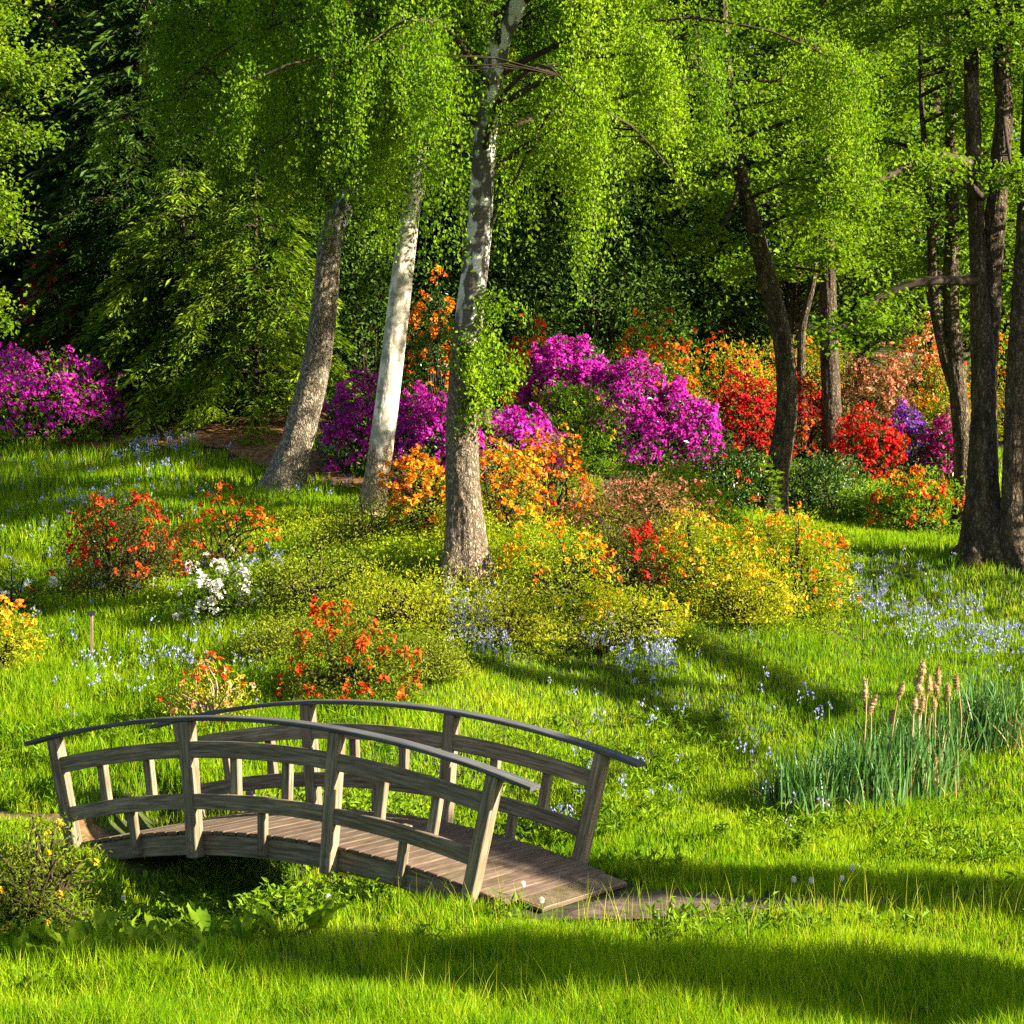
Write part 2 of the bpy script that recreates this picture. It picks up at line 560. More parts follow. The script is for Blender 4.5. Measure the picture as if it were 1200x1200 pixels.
GREY = [(.075, .052, .029), (.165, .125, .075), (.29, .228, .145)]
M['rail_wood'] = wood('weathered_rail_wood', GREY, (3, 45, 45))
M['post_wood'] = wood('weathered_post_wood', GREY, (45, 45, 3))
M['cap_wood'] = wood('weathered_handrail_wood', [(.035, .034, .036), (.066, .065, .068), (.12, .118, .118)], (3, 60, 60))
M['deck_wood'] = wood('deck_board_wood', [(.05, .031, .018), (.10, .066, .042), (.145, .100, .068)], (40, 3, 40))
M['bolt'] = noisy('rusty_steel', [(.05, .035, .03), (.12, .09, .07)], (1, 1, 1), 40, 3)[0]
M['soil'] = noisy('soil', [(.05, .03, .014), (.11, .065, .028), (.20, .12, .05)], (1, 1, 1), 6, 8, .95, .6, .03)[0]
M['sand'] = noisy('sandy_path', [(.04, .028, .018), (.08, .057, .038), (.135, .098, .066)], (1, 1, 1), 7, 8, .95, .6, .02)[0]
M['litter'] = noisy('leaf_litter', [(.05, .025, .010), (.15, .07, .025), (.30, .15, .05)], (1, 1, 1), 12, 8, .95, .8, .03)[0]
gm, gnt, gb, gcol, gnz = noisy('ground', [(.022, .022, .008), (.036, .045, .010), (.055, .075, .014)], (1, 1, 1), 3.5, 8, .95, .6, .04)
M['ground'] = gm

# ------------------------------------------------------------------ ground sheet
def axis_steps(lo, hi, a, b, fine, coarse):
    mid = np.arange(a, b + 1e-6, fine)
    l = [a]
    s = fine
    while l[-1] > lo:
        s = min(s * 1.35, coarse)
        l.append(l[-1] - s)
    r = [mid[-1]]
    s = fine
    while r[-1] < hi:
        s = min(s * 1.35, coarse)
        r.append(r[-1] + s)
    return np.r_[np.array(l[1:])[::-1], mid, np.array(r[1:])]
gx = axis_steps(-260, 260, -13, 13, .16, 25)
gy = axis_steps(-120, 360, 11, 48, .16, 25)
XX, YY = np.meshgrid(gx, gy)
ZZ = ground(XX, YY)
mb = MB()
nx, ny = len(gx), len(gy)
idx = np.arange(nx * ny).reshape(ny, nx)
mb.add(np.stack([XX, YY, ZZ], -1), np.stack([idx[:-1, :-1], idx[:-1, 1:], idx[1:, 1:], idx[1:, :-1]], -1).reshape(-1, 4))
tag(link('ground', mb.mesh('ground', True), M['ground']), kind='structure')

def drape(name, poly, mat, lift=.03, kind='structure', step=.045, rough=.14):
    """an irregular patch lying on the ground; poly in world x, y"""
    poly = np.asarray(poly, float)
    x0, y0 = poly.min(0) - .3
    x1, y1 = poly.max(0) + .3
    X, Y = np.meshgrid(np.arange(x0, x1, step), np.arange(y0, y1, step))
    px = X + rough * 2 * (noise2(X * 2.5, Y * 2.5, 21) - .5)
    py = Y + rough * 2 * (noise2(X * 2.5, Y * 2.5, 22) - .5)
    ins = inside(px, py, poly)
    Z = ground(X, Y) + lift + .02 * (noise2(X * 5, Y * 5, 9) - .5)
    ii = np.arange(X.size).reshape(X.shape)
    q = np.stack([ii[:-1, :-1], ii[:-1, 1:], ii[1:, 1:], ii[1:, :-1]], -1)
    ok = ins[:-1, :-1] & ins[:-1, 1:] & ins[1:, 1:] & ins[1:, :-1]
    q = q[ok]
    used = np.unique(q)
    re = np.zeros(X.size, int)
    re[used] = np.arange(len(used))
    m = MB()
    m.add(np.stack([X.ravel()[used], Y.ravel()[used], Z.ravel()[used]], -1), re[q])
    return tag(link(name, m.mesh(name, True), mat), kind=kind)

def inside(x, y, poly):
    r = np.zeros(np.shape(x), bool)
    n = len(poly)
    for i in range(n):
        (xa, ya), (xb, yb) = poly[i], poly[(i + 1) % n]
        c = ((ya > y) != (yb > y)) & (x < (xb - xa) * (y - ya) / ((yb - ya) + 1e-12) + xa)
        r ^= c
    return r

def gp(u, v):
    q = B0 + EU * u + EV * v
    return q[0], q[1]
path_r = [gp(2.86, .0), gp(2.86, 1.6), (1.15, 19.25), (1.6, 19.15), (2.2, 19.0), (3.1, 18.9), (3.3, 18.74), (2.6, 18.45), (1.7, 18.2), (.9, 18.02), (.4, 17.98)]
path_l = [gp(-2.58, .75), gp(-2.58, 1.35), (-4.45, 22.3), (-5.2, 22.62), (-6.5, 22.72), (-8.5, 22.85), (-8.5, 22.42), (-6, 22.38), (-4.8, 22.05)]
path_u = [(-2.9, 33.9), (-2.2, 35.2), (-2.5, 36.6), (-4.0, 38.2), (-5.2, 39.8), (-6.3, 40.3), (-6.3, 41.2), (-4.6, 41.0), (-3.2, 39.4), (-1.7, 36.8), (-1.5, 34.5)]
lit_poly = [(-7.6, 40.6), (-3.6, 40.2), (-3.0, 44), (-6, 47), (-9, 46), (-9.4, 42.5)]
shade_poly = [(5.0, 33.8), (6.2, 31.6), (9.5, 29.6), (12, 30), (11, 34), (7, 36), (5.2, 36)]
drape('path', path_r, M['sand'], .02)
drape('path', path_l, M['soil'])
drape('path', path_u, M['litter'])
drape('leaf_litter', lit_poly, M['litter'], .02, 'stuff')
# stream at the bottom of the ditch
sm_, snt, sb, _ = mat_new('stream_water')
sb.inputs['Base Color'].default_value = (.01, .014, .008, 1)
sb.inputs['Roughness'].default_value = .08
m_ = MB()
gl = spline(gully[:, :2] * 1.0, 40)
gt = unit(np.gradient(gl, axis=0))
gn = np.stack([-gt[:, 1], gt[:, 0]], -1)
gzv = ground(gl[:, 0], gl[:, 1]) + .05
vv = np.stack([np.c_[gl + gn * .25, gzv], np.c_[gl - gn * .25, gzv]], 1)
ii = np.arange(39)[:, None] * 2 + np.array([[0, 1, 3, 2]])
m_.add(vv, ii)
tag(link('stream', m_.mesh('stream', True), sm_), kind='structure')

# ------------------------------------------------------------------ footbridge
def bpt(u, v, h):
    """point at arc position u along the deck, v across, h above the deck along the arch radius"""
    a = u / BR
    r = BR + h
    return B0 + EU * (r * math.sin(a)) + EV * v + np.array([0, 0, r * math.cos(a) - BR])

def bax(u):
    a = u / BR
    return EU * math.cos(a) - np.array([0, 0, math.sin(a)]), EV, EU * math.sin(a) + np.array([0, 0, math.cos(a)])

bridge = thing('footbridge', 'small arched wooden footbridge with weathered grey railings over the grassy ditch', 'bridge', BC)
BL = Vector(BC)
def bpart(name, mb, mat, smooth=False):
    me = mb.mesh(name, smooth, True)
    me.transform(__import__('mathutils').Matrix.Translation(-BL))
    return link(name, me, M[mat], bridge)

def arc_bar(u0, u1, v0, v1, h0, h1, n=14, bev=.006):
    """bar that follows the arch"""
    mb = MB()
    us = np.linspace(u0, u1, n)
    sec = [(v0 + bev, h0), (v1 - bev, h0), (v1, h0 + bev), (v1, h1 - bev), (v1 - bev, h1), (v0 + bev, h1), (v0, h1 - bev), (v0, h0 + bev)]
    V, G = [], []
    go = rng.uniform(0, 30, 3)
    for u in us:
        for v, h in sec:
            V.append(bpt(u, v, h))
            G.append(np.array([u, v, h]) + go)
    k = len(sec)
    q = [[i * k + j, (i + 1) * k + j, (i + 1) * k + (j + 1) % k, i * k + (j + 1) % k] for i in range(n - 1) for j in range(k)]
    for e, fl in ((0, False), (n - 1, True)):
        f = [e * k + j for j in range(k)]
        for a in (0, 2, 4):
            qq = [f[0], f[(a + 1)], f[(a + 2)], f[(a + 3) % k]]
            q.append(qq if not fl else qq[::-1])
    mb.add(np.array(V), q, tint=rng.uniform(.2, .8), grain=np.array(G))
    return mb

ae, am = .2389 * BR, .0811 * BR
posts = [-ae, -am, am, ae]
PWD, PDP = .118, .125
def bolt(mb, u, v, h, out):
    o = bpt(u, v, h)
    ex, ey, ez = bax(u)
    th = np.arange(8) / 8 * 2 * math.pi
    ring = np.array([o + .021 * (math.cos(t) * ex + math.sin(t) * ez) for t in th])
    V = np.vstack([ring, ring + ey * out * .010, [o + ey * out * .014]])
    q = [[i, (i + 1) % 8, 8 + (i + 1) % 8, 8 + i] for i in range(8)]
    t = [[8 + i, 8 + (i + 1) % 8, 16] for i in range(8)]
    mb.add(V, q, t, tint=0.05)

for side in (0, 1):
    va = 0 if side == 0 else BW                 # camera-side face of the posts
    vo = 0 if side == 0 else BW + PDP           # outer face
    out = -1 if side == 0 else 1
    for i, u in enumerate(posts):
        end = i in (0, 3)
        lo, hi = (-.42 if end else -.235), 1.005
        ex, ey, ez = bax(u)
        pm = MB()
        box(pm, bpt(u, va + PDP / 2, (lo + hi) / 2), ex, ey, ez, PWD, PDP, hi - lo, rng.uniform(.3, .8), .007, rng.uniform(0, 30, 3))
        bolt(pm, u, vo, -.07, out)
        bolt(pm, u, vo, -.175, out)
        bpart('post', pm, 'post_wood')
    rv0 = va + .014
    for i in range(3):
        ua, ub = posts[i], posts[i + 1]
        # posts are radial, so the clear span is the same angle at every height
        for h0, h1 in ((.67, .82), (.205, .345)):
            k = PWD / 2 - .004
            ka = k / (1 + (h0 + h1) / 2 / BR)
            bpart('rail', arc_bar(ua + ka, ub - ka, rv0, rv0 + .05, h0, h1), 'rail_wood')
        for t in (.31, .67):
            u = ua + (ub - ua) * t
            ex, ey, ez = bax(u)
            pm = MB()
            box(pm, bpt(u, rv0 + .052 + .034, .5), ex, ey, ez, .088, .068, .52, rng.uniform(.3, .8), .005, rng.uniform(0, 30, 3))
            bpart('baluster', pm, 'post_wood')
        u = ua + (ub - ua) * .5
        ex, ey, ez = bax(u)
        pm = MB()
        lo, hi = -.19, (.34 if side == 0 else .203)
        vv_ = va + .066 + .030 if side == 0 else va + .033
        box(pm, bpt(u, vv_, (lo + hi) / 2), ex, ey, ez, .085, .06, hi - lo, rng.uniform(.3, .8), .005, rng.uniform(0, 30, 3))
        bolt(pm, u, vv_ + out * .03, -.12, out)
        bpart('baluster', pm, 'post_wood')
    bpart('handrail', arc_bar(-ae - .30, ae + .36, va + PDP / 2 - .08, va + PDP / 2 + .08, 1.006, 1.046, 40, .008), 'cap_wood')
    vb = PDP + .002 if side == 0 else BW - .08 - .002
    bpart('beam', arc_bar(-ae - .2, ae + .22, vb, vb + .08, -.225, -.036, 40), 'rail_wood')
# deck boards, one mesh
dm = MB()
u = -ae - .26
while u < ae + .27:
    wd = .138
    ex, ey, ez = bax(u + wd / 2)
    box(dm, bpt(u + wd / 2, (PDP - .03 + BW) / 2 + .003, -.017 + rng.uniform(-.002, .002)), ex, ey, ez, wd - .015, BW - PDP + .03 - .012 + rng.uniform(-.01, .01), .034,
        rng.uniform(.15, .95), .005, rng.uniform(0, 30, 3))
    u += wd
bpart('deck', dm, 'deck_wood')
# sloping board with wire mesh at the right end
rm = MB()
u0 = u + .005
e0 = bpt(u0, 0, -.02)
dirr = unit(EU * 1.0 + np.array([0, 0, -.24]))
nr = np.cross(dirr, EV)
oc = e0 + dirr * .13 + EV * (BW / 2 + .12)
box(rm, oc, dirr, EV, nr, .25, BW - .35, .03, .6, .004, rng.uniform(0, 30, 3))
bpart('ramp_board', rm, 'deck_wood')
wm = MB()
for k in range(18):
    p = oc + dirr * (-.115 + .23 * k / 17) + nr * .021
    tube(wm, np.array([p - EV * (BW / 2 - .2), p + EV * (BW / 2 - .2)]), .0035, 4, .9)
for k in range(60):
    p = oc + EV * ((k / 59 - .5) * (BW - .4)) + nr * .027
    tube(wm, np.array([p - dirr * .115, p + dirr * .115]), .003, 4, .9)
wo = bpart('wire_mesh', wm, 'twig_pale')

# ------------------------------------------------------------------ trees
def trunk_mesh(pts, rad, seed, sides=40, step=.05, relief=.02, flare=.35, cork=None, fiss=9., top_h=None, roots=5):
    """pts relative to the base. rad: list of (height, radius). cork: height below which the bark is rough (tint=1)"""
    pts = np.asarray(pts, float)
    ln = np.r_[0, np.cumsum(np.linalg.norm(np.diff(pts, axis=0), axis=1))][-1]
    n = max(12, int(ln / step))
    p = spline(pts, n)
    h = p[:, 2]
    hh, rr = zip(*rad)
    r = np.interp(h, hh, rr)
    tg = unit(np.gradient(p, axis=0))
    a = unit(np.cross(np.broadcast_to([0, 1., 0], tg.shape), tg))
    b = np.cross(tg, a)
    th = np.arange(sides) / sides * 2 * math.pi
    ct, st = np.cos(th), np.sin(th)
    T, H = np.meshgrid(th, h)
    rs = np.random.default_rng(seed)
    ph = rs.uniform(0, 6.28, 3)
    lob = .55 * np.cos(roots * T + ph[0]) + .35 * np.cos((roots - 2) * T + ph[1]) + .3 * np.cos(2 * T + ph[2])
    fl = np.exp(-np.maximum(H, -.3) / .38)
    rad_ = r[:, None] * (1 + flare * fl * (1.1 + .7 * lob)) + r[:, None] * .05 * np.cos(2 * T + ph[1] + H * .5)
    ck = np.ones_like(H) * .5 if cork is None else np.clip(.5 + (cork - H + 1.6 * (noise3(np.stack([ct[None] * 1.5 + 0 * H, st[None] * 1.5 + 0 * H, H * 1.1], -1), seed) - .5)) / 1.2, 0, 1)
    q = np.stack([ct[None] * fiss * .5 + 0 * H, st[None] * fiss * .5 + 0 * H, H * fiss * .5 + 2.5 * noise3(np.stack([ct[None] * 2 + 0 * H, st[None] * 2 + 0 * H, H * 1.5], -1), seed + 5)], -1)
    n1 = np.abs(noise3(q, seed + 1) - .5) * 2
    n2 = np.abs(noise3(q * 2.1, seed + 2) - .5) * 2
    amp = relief * (.25 + .75 * (ck if cork is not None else 1))
    rad_ = rad_ + amp * (np.minimum(n1 * 1.6, .8) + .55 * n2 - .8)
    v = p[:, None] + rad_[..., None] * (ct[None, :, None] * a[:, None] + st[None, :, None] * b[:, None])
    i = np.arange(n - 1)[:, None] * sides
    j = np.arange(sides)[None]
    k = (j + 1) % sides
    m = MB()
    m.add(v, np.stack([i + j, i + k, i + sides + k, i + sides + j], -1).reshape(-1, 4), tint=(ck if cork is not None else n1).ravel(),
          grain=np.repeat((n1 * .75 + n2 * .25).ravel()[:, None], 3, 1))
    return m, p

def limb_path(p0, az, L, up, droop, n=10, wig=.08):
    t = np.linspace(0, 1, n)
    d = np.array([math.cos(az), math.sin(az), 0])
    s = np.array([-d[1], d[0], 0])
    w1 = np.cumsum(rng.normal(0, wig, n)) * L / n * 2
    w1 -= w1[0]
    return p0 + d * (L * t)[:, None] + s * w1[:, None] + np.array([0, 0, 1.]) * (up * L * t - droop * L * t ** 2.2)[:, None]

def path_at(P, h):
    """point on a trunk path at height h above its base"""
    i = int(np.clip(np.searchsorted(P[:, 2], h), 1, len(P) - 1))
    a, b = P[i - 1], P[i]
    t = np.clip((h - a[2]) / max(b[2] - a[2], 1e-6), 0, 1)
    return a * (1 - t) + b * t

def hang(mbl, mbt, starts, lens, out, leaf, per_m, gt, spread=.115):
    """weeping twigs with leaves from the given start points"""
    m = len(starts)
    n = 7
    t = np.linspace(0, 1, n)
    sway = rng.normal(0, .22, (m, 3)) * [1, 1, 0]
    P = starts[:, None] + (out[:, None] * .35 + sway[:, None]) * (np.sqrt(t)[None, :, None]) * np.minimum(lens, 1.6)[:, None, None] * .5
    P[..., 2] -= lens[:, None] * (t ** 1.25)[None] - .12 * np.sin(t * math.pi)[None] * lens[:, None]
    strands(mbt, P, np.broadcast_to(np.linspace(.006, .002, n), (m, n)))
    cnt = np.maximum((lens * per_m).astype(int), 3)
    idx = np.repeat(np.arange(m), cnt)
    u = rng.uniform(.05, 1.0, len(idx)) * (n - 1)
    i = np.minimum(u.astype(int), n - 2)
    f = (u - i)[:, None]
    c = P[idx, i] * (1 - f) + P[idx, i + 1] * f
    wid = spread * (1.15 - .6 * u / (n - 1))[:, None]
    c = c + rng.normal(size=c.shape) * wid * [1, 1, .8]
    ax = rng.normal(size=c.shape) * .6 + [0, 0, -.8]
    nr = rng.normal(size=c.shape) + [.5, -.3, .3]
    st = gt + rng.normal(0, .08, m)
    tint = np.clip(st[idx] + rng.normal(0, .18, len(idx)), 0, 1)
    L = leaf * rng.uniform(.7, 1.25, len(idx))
    leaves(mbl, c, ax, nr, L, L * .8, tint)

def birch(label, base, pix, d, rad, cork, mat, seed, nlimb, crown_h, crown_r, hang_lo, per_m=155, leaf=.049, extra_limbs=(), az_bias=None, lean=(0, 0), relief=.018, nstr=15, lo_fn=None, bare_h=99):
    base = np.asarray(base, float)
    pts = [np.array([0, 0, -.25])] + [at(px, py, d + lean[1] * (base_py(base, d) - py) / 600.) - base for px, py in pix]
    root = thing('birch_tree', label, 'tree', base, 'birches on the slope')
    m, P = trunk_mesh(pts, rad, seed, 80, .035, relief, .28, cork, 9., roots=5)
    link('trunk', m.mesh('trunk', True, True), mat, root)
    lm, lf = MB(), MB()
    top = P[-1, 2]
    starts, lens, outs, tints = [], [], [], []
    for k in range(nlimb):
        t = (k + .5) / nlimb
        h = crown_h + (top - crown_h) * t ** 1.1
        az = k * 2.399 + rng.uniform(-.4, .4) if az_bias is None else az_bias[0] + rng.normal(0, az_bias[1])
        L = crown_r * (1 - .45 * t) * rng.uniform(.75, 1.1)
        p = limb_path(path_at(P, h), az, L, rng.uniform(.5, .85), rng.uniform(.45, .75), 10)
        tube(lm, p, np.linspace(.04, .007, 10) * (1.2 - .5 * t), 6, .3)
        o = np.array([math.cos(az), math.sin(az), 0])
        for s in range(nstr):
            if s % 6 == 0:
                u0, sd0, gt, gl = rng.uniform(.15, 1.0) * 9, rng.normal(0, .5), rng.normal(.5, .2), rng.uniform(.5, 1.15)
            u = np.clip(u0 + rng.normal(0, .22), .6, 9)
            i = min(int(u), 8)
            q = p[i] * (1 - u + i) + p[i + 1] * (u - i)
            side = np.array([-o[1], o[0], 0]) * (sd0 + rng.normal(0, .10))
            q2 = q + side + o * rng.normal(0, .09) + np.array([0, 0, rng.uniform(-.1, .2)])
            tp_ = path_at(P, q2[2] - .4)
            if abs(q2[0] - tp_[0]) < .42 and q2[1] < tp_[1] + .1 and q2[2] < bare_h and rng.uniform() < .88:
                continue
            strands(lm, np.array([[q, (q + q2) / 2 + [0, 0, .08], q2]]), np.array([[.012, .009, .006]]))
            lo = hang_lo + rng.exponential(.6) + (lo_fn(az) if lo_fn else 0)
            ml = max(.4, min(2.3, q2[2] - lo))
            if q2[2] - .4 < hang_lo:
                continue
            starts.append(q2)
            lens.append(ml * gl * rng.uniform(.55, 1.0))
            outs.append(o)
            tints.append(gt)
    for pl, r0, r1, hs in extra_limbs:
        pp = spline(np.array([at(px, py, dd) - base for px, py, dd in pl]), 16)
        tube(lm, pp, np.linspace(r0, r1, 16), 8, .3)
        for s in range(hs):
            q = pp[rng.integers(5, 16)] + rng.normal(0, .2, 3)
            starts.append(q)
            lens.append(rng.uniform(.6, 1.8))
            outs.append(rnd_unit(1)[0] * [1, 1, 0])
            tints.append(.5)
    hang(lf, lm, np.array(starts), np.array(lens), np.array(outs), leaf, per_m, np.array(tints))
    return root, lm, lf, P

def base_py(base, d):
    return 600 - FOC * math.tan(math.atan2(base[2], d) - PIT)

def finish(root, lm, lf, leafmat, twigmat='twig', crown='crown'):
    link('branches', lm.mesh('branches', True), M[twigmat], root)
    link(crown, lf.mesh(crown), M[leafmat], root)

def on_ground(px, d):
    x = (px - 600) / FOC * d
    return np.array([x, d, gz(x, d)])

# right-hand birch, corky foot
b = on_ground(545, 28.8)
root, lm, lf, P = birch('tall nearest birch with corky brown foot and a leafy tuft on its trunk', b,
    [(545, 672), (544, 600), (541, 520), (545, 430), (552, 350), (560, 290), (566, 200), (574, 110), (588, 40), (606, 0), (640, -120), (665, -260), (690, -420), (700, -560)], 28.5,
    [(0, .25), (1, .215), (2.5, .195), (4, .17), (6, .15), (8, .13), (10, .10), (13, .05), (15, .02)], 3.0, M['birch_old'], 31, 46, 4.9, 4.6, 3.1, nstr=30, lo_fn=lambda a: 2.2 if .1 < a % 6.283 < 1.9 else 0,
    extra_limbs=[([(560, 290, 28.5), (620, 180, 28.2), (650, 125, 28.0), (672, 165, 27.8), (690, 178, 27.7)], .03, .008, 8)])
# leafy tuft on the trunk
for k in range(26):
    q = path_at(P, rng.uniform(1.6, 3.5)) + [0, -.10, 0]
    e = at(rng.normal(564, 32), rng.normal(434, 37), 28.4 + rng.normal(0, .25)) - b
    pp = spline([q, (q + e) / 2 + [0, -.05, .12], e], 8)
    tube(lm, pp, np.linspace(.011, .003, 8), 4)
    m = int(rng.uniform(50, 210))
    c = pp[rng.integers(2, 8, m)] + rng.normal(size=(m, 3)) * [.055, .055, .10] - [0, 0, .06]
    leaves(lf, c, rng.normal(size=(m, 3)) * .7 + [0, 0, -.7], rng.normal(size=(m, 3)) + [.5, -.4, .4], .055 * rng.uniform(.7, 1.2, m), .042, np.clip(rng.normal(.55, .2) + rng.normal(0, .16, m), 0, 1))
finish(root, lm, lf, 'birch_leaf')

# middle birch, smooth white
b = on_ground(432, 33)
root, lm, lf, P = birch('slender birch with smooth creamy white trunk standing between the other two', b,
    [(432, 620), (440, 570), (450, 500), (460, 420), (467, 360), (473, 310), (481, 250), (490, 190), (505, 80), (515, -60), (522, -220), (525, -360)], 33,
    [(0, .23), (.6, .19), (2, .175), (3.5, .16), (5, .13), (7, .10), (10, .07), (12, .02)], 1.0, M['birch_white'], 32, 34, 5.2, 3.6, 4.1, nstr=26, relief=.012, bare_h=6.0)
finish(root, lm, lf, 'birch_leaf')

# left birch, leaning, fissured
b = on_ground(335, 36.5)
root, lm, lf, P = birch('leaning birch with thick fissured grey trunk curving up to the right, farthest of three', b,
    [(332, 577), (345, 530), (358, 480), (372, 420), (381, 350), (385, 300), (393, 262), (412, 228), (432, 185), (446, 140), (470, 40), (480, -80), (485, -220), (480, -340)], 36.5,
    [(0, .33), (.8, .27), (2, .235), (3.5, .20), (4.6, .175), (5.5, .14), (8, .11), (11, .06), (13, .02)], 4.2, M['birch_grey'], 33, 50, 5.0, 5.2, 4.3, nstr=30, bare_h=6.2, lo_fn=lambda a: -.9 if 3.6 < a % 6.283 < 5.6 else (2.6 if .3 < a % 6.283 < 2.8 else .3),
    extra_limbs=[([(432, 185, 36.5), (450, 140, 36.2), (478, 95, 36), (515, 62, 35.8), (560, 20, 35.5)], .09, .04, 12),
                 ([(391, 262, 36.5), (380, 215, 36.8), (355, 170, 37), (330, 120, 37)], .07, .03, 10)])
finish(root, lm, lf, 'birch_leaf')

def spray_crown(lf, lm, limbs, leaf, n_spray, per, flat=.22, size=.45, tint0=.5, sag=.15):
    """layered sprays of leaves along limbs"""
    for p in limbs:
        k = len(p)
        for s in range(n_spray):
            u = rng.uniform(.2, 1) * (k - 1)
            i = min(int(u), k - 2)
            q = p[i] * (1 - u + i) + p[i + 1] * (u - i)
            dr = rng.normal(size=3) * [1, 1, .3]
            dr = unit(dr)
            L = size * rng.uniform(.6, 1.9)
            e = q + dr * L + [0, 0, -sag * L]
            strands(lm, np.array([[q, (q + e) / 2 + [0, 0, .06 * L], e]]), np.array([[.011, .007, .003]]))
            m = int(per * rng.uniform(.5, 1.4))
            t = rng.uniform(.1, 1.15, m)[:, None]
            c = q + (e - q) * t + rng.normal(size=(m, 3)) * [size * .38, size * .38, size * flat]
            ax = rng.normal(size=(m, 3)) * [1, 1, .5] + [0, 0, -.2]
            nr = rng.normal(size=(m, 3)) * .8 + [.2, -.3, .8]
            LL = leaf * rng.uniform(.7, 1.25, m)
            leaves(lf, c, ax, nr, LL, LL * .7, np.clip(rng.normal(tint0, .14) + rng.normal(0, .18, m), 0, 1))

def broadleaf(name, label, base, trunks, rad_list, mat, seed, limb_specs, leafmat, leaf=.085, n_spray=9, per=55, group=None, fixed=(), relief=.02, cork=None, sides=56, flare=.4, roots=5, size=.45):
    root = thing(name, label, 'tree', base, group)
    lm, lf = MB(), MB()
    limbs = []
    for ti, (pts, rad) in enumerate(zip(trunks, rad_list)):
        pts = np.asarray(pts) - base
        if ti == 0:
            pts = np.vstack([[pts[0][0], pts[0][1], -.3], pts])
        m, P = trunk_mesh(pts, rad, seed + ti, sides, .06, relief * .6, flare if ti == 0 else 0, cork, 8., roots=roots)
        link('trunk', m.mesh('trunk', True, True), mat, root)
        for (n, h0, h1, L0, L1, up, dr, az0, azs) in limb_specs:
            for k in range(n):
                h = h0 + (h1 - h0) * (k + rng.uniform(0, 1)) / n
                if h > P[-1, 2]:
                    continue
                az = az0 + (rng.uniform(-1, 1) * azs)
                L = rng.uniform(L0, L1)
                p = limb_path(path_at(P, h), az, L, up * rng.uniform(.5, 1.3), dr * rng.uniform(.6, 1.3), 11, .12)
                tube(lm, p, np.linspace(.022 + .007 * L, .006, 11), 6, .3)
                limbs.append(p)
    for pl, r0, r1 in fixed:
        pp = spline(np.array([at(px, py, dd) - base for px, py, dd in pl]), 18)
        tube(lm, pp, np.linspace(r0, r1, 18), 8, .3)
        limbs.append(pp[10:])
    spray_crown(lf, lm, limbs, leaf, n_spray, per, size=size)
    finish(root, lm, lf, leafmat)
    return root

def px_path(pl, d):
    return [at(px, py, d) for px, py in pl]

# twin-stemmed big tree at the right
b = on_ground(1160, 31.7)
broadleaf('woodland_tree', 'big dark tree with swollen root base forking into two stems, right of the lawn', b,
    [px_path([(1158, 672), (1152, 610), (1152, 540), (1153, 470), (1151, 400), (1147, 330), (1142, 200), (1138, 100), (1136, 0), (1125, -200), (1110, -420)], 31.7),
     px_path([(1153, 470), (1158, 380), (1163, 300), (1170, 210), (1176, 130), (1172, 0), (1180, -220), (1190, -420)], 31.8)],
    [[(0, .34), (.8, .25), (2, .195), (3.2, .175), (4, .125), (7, .105), (10, .08), (13, .03)], [(2.2, .17), (3.5, .165), (5, .14), (8, .10), (12, .03)]],
    M['bark_dark'], 51, [(5, 7.2, 12, 2, 4.0, .25, .25, 2.0, .6), (7, 7.4, 12, 1.2, 2.6, .25, .3, .2, .9), (4, 7.0, 10, .8, 1.8, .25, .35, -1.9, .9)], 'wood_leaf', .08, 11, 75,
    fixed=[([(1138, 192, 31.7), (1105, 184, 30.5), (1075, 189, 30.0), (1048, 203, 29.5), (1012, 217, 29.2), (975, 226, 29.0)], .085, .025),
           ([(1152, 232, 31.7), (1135, 215, 30.6), (1112, 198, 30.3), (1085, 193, 30.0)], .05, .025),
           ([(1148, 330, 31.7), (1087, 329, 30.9), (1050, 340, 30.8), (1026, 352, 30.7), (1013, 370, 30.6), (967, 391, 30.4)], .07, .03),
           ([(1176, 130, 31.7), (1180, 165, 30.6), (1186, 200, 30.4), (1190, 212, 30.3)], .03, .02)], relief=.035, flare=.36)
# right-edge trunk
b = on_ground(1191, 31.4)
b[0] += .05
broadleaf('woodland_tree', 'dark upright trunk half out of view beside the big forked tree', b,
    [px_path([(1194, 690), (1187, 630), (1189, 540), (1192, 430), (1200, 300), (1206, 150), (1210, 0), (1214, -300)], 31.4)],
    [[(0, .22), (1, .17), (3, .14), (6, .11), (10, .05)]], M['bark_dark'], 53, [(8, 5.0, 10, 1.5, 3, .3, .3, .3, 1.1)], 'wood_leaf', .075, 9, 50, relief=.025)
# ivy-clad slim trunk behind the big tree
b = on_ground(1128, 36)
broadleaf('woodland_tree', 'slim ivy clad trunk with a side stem just behind the big forked tree', b,
    [px_path([(1131, 600), (1129, 530), (1124, 470), (1117, 400), (1114, 340), (1116, 250), (1112, 100), (1108, -100)], 36),
     px_path([(1124, 470), (1110, 430), (1100, 385), (1094, 350), (1090, 250), (1080, 120), (1078, 0)], 36)],
    [[(0, .17), (2, .14), (5, .11), (9, .03)], [(1.6, .09), (4, .08), (8, .03)]], M['bark_grey'], 55, [(16, 3.7, 9, 1.4, 3.4, .3, .35, .4, 1.9)], 'wood_leaf', .085, 10, 75)
